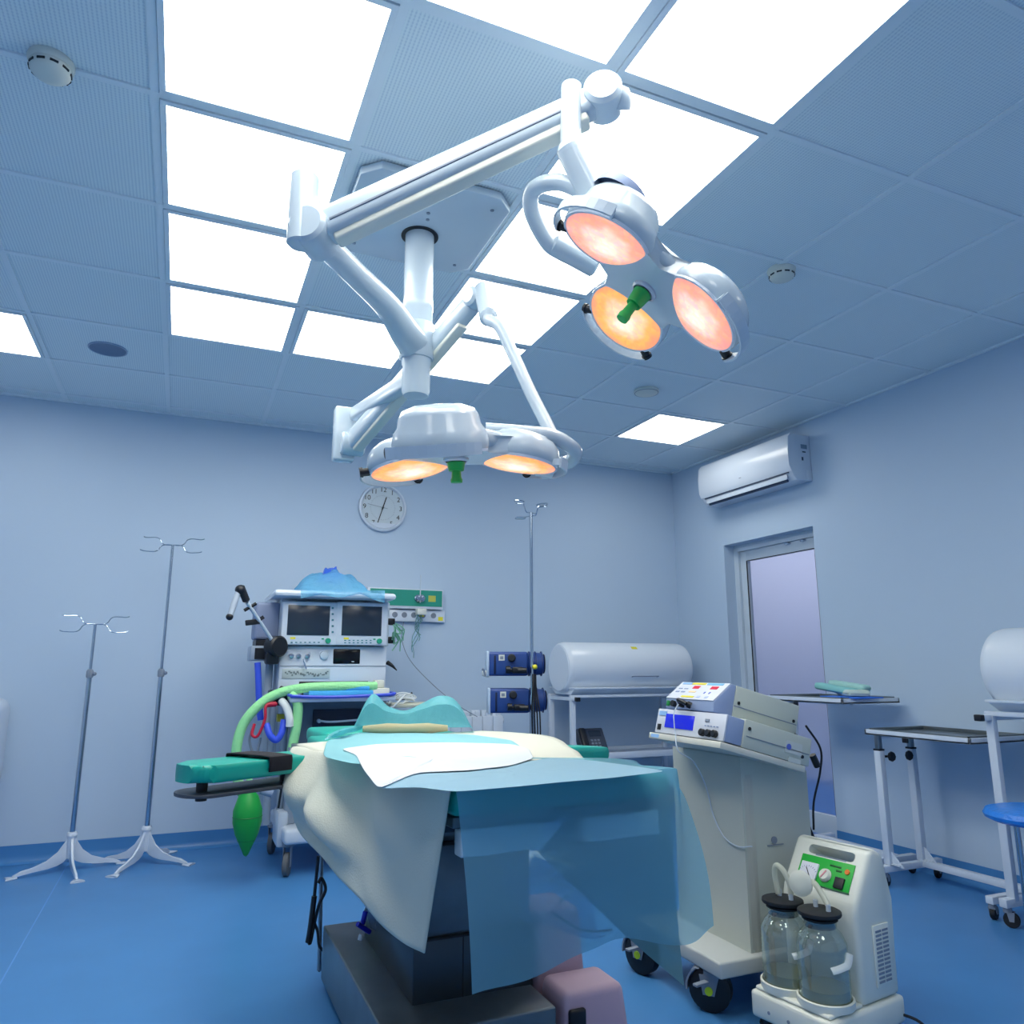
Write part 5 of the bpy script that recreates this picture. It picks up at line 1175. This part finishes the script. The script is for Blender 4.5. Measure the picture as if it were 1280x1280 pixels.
# upright body with slanted control face and carry handle (side profile extruded)
pf = [(.165, .13), (.355, .13), (.35, .40), (.338, .50), (.325, .535), (.285, .552), (.262, .548), (.175, .415), (.167, .39)]
b = B(); b.prism([(x, -W_ + .008, z) for x, z in pf], (0, W_ - .016, 0), bev=.018)
bm = b.bm
body = part('body', b, SW, t, local=True)
# slot for the handle: a dark-backed recess through the top
FMt = Matrix.Translation((.175, 0, .415)) @ Matrix.Rotation(-math.atan2(.133, .087), 4, 'Y')   # local x up the slope, z out of the face
def face(xa, xb, ya, yb, h0, h1, m, nm, bev=.001, lab=None, par=None):
    b = B(FMt); b.bx(xa, xb, ya, yb, h0, h1, bev); return part(nm, b, m, par or t, local=True, label=lab)
cut = bpy.data.objects.new('cut', None)
def cutter():
    b = B(FMt); b.bx(.112, .142, -.235, -.07, -.2, .12, .012); me = bpy.data.meshes.new('handle_opening'); 
    bmesh.ops.transform(b.bm, matrix=b.M, verts=b.bm.verts[:]); bmesh.ops.recalc_face_normals(b.bm, faces=b.bm.faces[:]); b.bm.to_mesh(me); b.bm.free(); return me
bpy.data.objects.remove(cut)
me = cutter(); co = bpy.data.objects.new('handle_opening', me); COL.objects.link(co); co.parent = t
md = body.modifiers.new('opening', 'BOOLEAN'); md.operation = 'DIFFERENCE'; md.object = co; md.solver = 'EXACT'
bpy.context.view_layer.update()
dg = bpy.context.evaluated_depsgraph_get(); nm_ = bpy.data.meshes.new_from_object(body.evaluated_get(dg)); body.modifiers.clear(); body.data = nm_
nm_.set_sharp_from_angle(angle=R(38)); bpy.data.objects.remove(co)
GP = mat('green control panel', (28, 176, 60), .4)
face(.018, .105, -.245, -.055, .0, .0035, GP, 'control_panel', .0015)
face(.014, .018, -.247, -.053, .0, .0038, mat('panel edge', (24, 90, 60), .4), 'panel_edge')
b = B(FMt); b.bx(.022, .08, -.128, -.066, .003, .011, .002); g = part('vacuum_gauge', b, mat('gauge face', (222, 226, 240), .3), t, local=True)
b = B(FMt); b.bar((.032, -.11, .0118), (.062, -.088, .0118), .0025, .001); part('needle', b, BLK, g, local=True)
b = B(FMt)
for k in range(9): a = R(40 + k * 12.5); c0_ = Vector((.03, -.097, .0115)); b.bar(c0_ + Vector((math.sin(a), math.cos(a), 0)) * .034, c0_ + Vector((math.sin(a), math.cos(a), 0)) * .039, .0012, .0006)
part('scale', b, mat('print violet', (120, 110, 170), .5), g, local=True)
b = B(FMt); b.cyl((.052, -.157, .003), (.052, -.157, .016), .021, r2=.018, bev=.003); kn = part('regulator_knob', b, SW, t, local=True)
b = B(FMt); b.bar((.040, -.150, .0175), (.064, -.164, .0175), .004, .002); part('pointer', b, mat('pale red', (220, 150, 160), .5), kn, local=True)
face(.022, .056, -.225, -.193, .002, .010, BLK, 'power_switch', .002)
b = B(FMt); b.cyl((.078, -.226, .003), (.078, -.226, .007), .008); part('indicator', b, mat('orange lamp', (220, 120, 40), .4), t, local=True)
for k, (xa, ya) in enumerate(((.084, -.17), (.072, -.195), (.084, -.19))):
    face(xa, xa + .006, ya - .012, ya + .008, .003, .0042, mat('print dark green', (16, 90, 40), .5), 'print_mark')
face(.109, .113, -.21, -.1, -.0005, .001, PGREY, 'print_line')
# louvre on the right side
b = B(); b.bx(.235, .315, -W_ + .003, -W_ + .009, .17, .34, .004); lv = part('side_grille', b, SW, t, local=True)
for c2_ in range(2):
    for k in range(13):
        b = B(); b.bx(.244 + c2_ * .034, .272 + c2_ * .034, -W_ + .0015, -W_ + .004, .182 + k * .0115, .188 + k * .0115); part('grille_slot', b, PGREY, lv, local=True)
for x, y in ((.035, -.03), (.035, -W_ + .035), (.32, -.03), (.32, -W_ + .035)): castor(t, x, y, .027, .058, rot=.4, wm=BLK, fm=BLK, wd=.03, local=True)
for k, y in enumerate((-.07, -.14, -.22)):
    b = B(); b.cyl((.0005, y, .085), (-.002, y, .085), .005, n=12); part('screw', b, PGREY, t, local=True)
b = B(); b.tube([(.34, -W_ + .02, .08), (.36, -W_ - .04, .07), (.37, -W_ - .08, .03), (.34, -W_ - .10, .01), (.28, -W_ - .07, .006), (.27, -W_ - .03, .006)], .0045, n=8); part('power_cord', b, BLK, t, local=True)

GLS = bpy.data.materials.new('jar glass'); GLS.use_nodes = True; nt = GLS.node_tree; pb = nt.nodes['Principled BSDF']
pb.inputs['Base Color'].default_value = lin((214, 226, 214)); pb.inputs['Roughness'].default_value = .05; pb.inputs['Transmission Weight'].default_value = 1; pb.inputs['IOR'].default_value = 1.45
tr = nt.nodes.new('ShaderNodeBsdfTransparent'); tr.inputs[0].default_value = lin((247, 250, 247)); mxs = nt.nodes.new('ShaderNodeMixShader')
gl = nt.nodes.new('ShaderNodeBsdfGlossy'); gl.inputs['Roughness'].default_value = .06; gl.inputs[0].default_value = lin((220, 235, 235))
lw = nt.nodes.new('ShaderNodeLayerWeight'); lw.inputs[0].default_value = .35
mrr = nt.nodes.new('ShaderNodeMapRange'); mrr.inputs[3].default_value = .14; mrr.inputs[4].default_value = .7; nt.links.new(lw.outputs['Facing'], mrr.inputs[0])
nt.links.new(mrr.outputs[0], mxs.inputs[0]); nt.links.new(tr.outputs[0], mxs.inputs[1]); nt.links.new(gl.outputs[0], mxs.inputs[2]); df = nt.nodes.new('ShaderNodeBsdfDiffuse'); df.inputs[0].default_value = lin((206, 216, 204)); mx2 = nt.nodes.new('ShaderNodeMixShader'); mx2.inputs[0].default_value = .13
nt.links.new(mxs.outputs[0], mx2.inputs[1]); nt.links.new(df.outputs[0], mx2.inputs[2]); nt.links.new(mx2.outputs[0], nt.nodes['Material Output'].inputs[0])
nt.nodes.remove(pb)
FLUID = film('pale yellow fluid', (190, 194, 160), .4, .3, .3)
def jar(lx, ly, label):
    o = Matrix.Rotation(SR, 4, 'Z') @ Vector((lx, ly, 0)) + Vector((1.70, 2.075, .1425))
    j = thing('collection_jar', label, 'jar', o, 0, 'collection jars of the suction pump')
    H_ = .21
    pr = [(0, 0), (.066, 0), (.071, .006)]
    for k in range(12): z = .014 + k * .011; pr += [(.0722, z), (.0700, z + .0055)]
    pr += [(.0715, .15), (.070, .165), (.058, .19), (.046, .202), (.046, .222), (.049, .226), (.046, .23)]
    b = B(); b.lathe(pr, n=44); part('glass', b, GLS, j, local=True, ang=60)
    b = B(); b.lathe([(0, .003), (.065, .003), (.067, .008), (.067, .045), (0, .045)], n=36); part('residue', b, FLUID, j, local=True)
    b = B(); b.lathe([(0, .205), (.044, .205), (.044, .222), (.051, .226), (.051, .231), (.032, .234), (.032, .238), (.061, .238), (.063, .242), (.062, .249), (.058, .251), (0, .251)], n=40); part('stopper', b, DRUB, j, local=True)
    for s in (-1, 1):
        b = B(); b.cyl((.012, s * .025, .245), (.012, s * .025, .27), .007); part('nipple', b, ALU, j, local=True)
    a = Matrix.Rotation(R(0), 4, 'Z')
    b = B(); pts = []
    for q in range(5): an = R(-118 + q * 14); pts.append(Vector((math.cos(an) * .078, math.sin(an) * .078, .118 + .004 * (q - 2) + (.02 if q == 4 else 0))))
    b.tube(pts, .010, n=8, flat=.35); part('jar_clip', b, mat('clip grey', (196, 208, 214), .4), j, local=True)
    return j
jar(.085, -.078, 'left one of the two ribbed glass jars with black stopper')
dup(bpy.data.objects['collection_jar'], Matrix.Rotation(SR, 4, 'Z') @ Vector((.085, -.21, 0)) + Vector((1.70, 2.075, .1425)), label='right one of the two ribbed glass jars with black stopper')
MT = film('milky tubing', (236, 238, 226), .75, .3, .4)
def lp(x, y, z): return Matrix.Rotation(SR, 4, 'Z') @ Vector((x, y, 0)) + Vector((1.70, 2.075, z))
b = B(); b.tube([lp(.095, -.055, .40), lp(.09, -.05, .46), lp(.085, -.065, .487), lp(.085, -.09, .475), lp(.09, -.105, .44), lp(.095, -.103, .405)], .0085, n=10)
tag(part('suction_tube', b, MT), 'milky tubing looped over the left jar of the suction pump', 'tubing')
b = B(); b.tube([lp(.095, -.235, .41), lp(.10, -.20, .45), lp(.11, -.175, .46)], .0085, n=10)
tag(part('suction_tube', b, MT), 'short milky tube between the right jar stopper and the round filter', 'tubing')
b = B(); c_ = lp(.10, -.145, .45); b.lathe([(0, 0), (.03, 0), (.037, .006), (.037, .014), (.03, .02), (.012, .024), (0, .024)], c_, Vector((-1, -.35, .15)), n=32); tag(part('round_filter', b, film('milky plastic', (244, 246, 240), .85, .3, .4)), 'round milky air filter between the two jar stoppers', 'filter')

# ------------------------------------------------------------------ pink step stool
t = thing('step_stool', 'pale pink plastic two-step stool standing under the right side of the table', 'step stool', (1.15, 2.2, 0), 0)
PK = mat('pale pink plastic', (196, 168, 186), .45)
def step(x0, x1, y0, y1, z, hole, tp=.022):
    b = B(); bmv = b.bm
    A = [bmv.verts.new(p) for p in [(x0 - tp, y0 - tp, 0), (x1 + tp, y0 - tp, 0), (x1 + tp, y1 + tp * .3, 0), (x0 - tp, y1 + tp * .3, 0)]]; C = [bmv.verts.new(p) for p in [(x0, y0, z), (x1, y0, z), (x1, y1, z), (x0, y1, z)]]
    fs = [bmv.faces.new(A[::-1]), bmv.faces.new(C)] + [bmv.faces.new((A[i], A[(i + 1) % 4], C[(i + 1) % 4], C[i])) for i in range(4)]
    bmesh.ops.bevel(bmv, geom=list({e for f in fs for e in f.edges}), offset=.022, segments=4, affect='EDGES', profile=.5); return b
b = step(1.045, 1.235, 2.05, 2.2, .225, 0); part('lower_step', b, PK, t)
b = step(1.05, 1.2, 2.24, 2.42, .38, 0); part('upper_step', b, PK, t)
hm = BLK
for xa, xb, za, zb in ((1.052, 1.105, .085, .185),):
    b = B(); M = Matrix.Translation((0, 2.05, 0)); b.bx(xa, xb, -.018, .0, za, zb, .010, M=M, seg=3); part('grip_hole', b, BLK, t)
b = B(); b.bx(1.10, 1.2, 2.018, 2.05, .0, .05, .02); part('foot_opening', b, BLK, t)
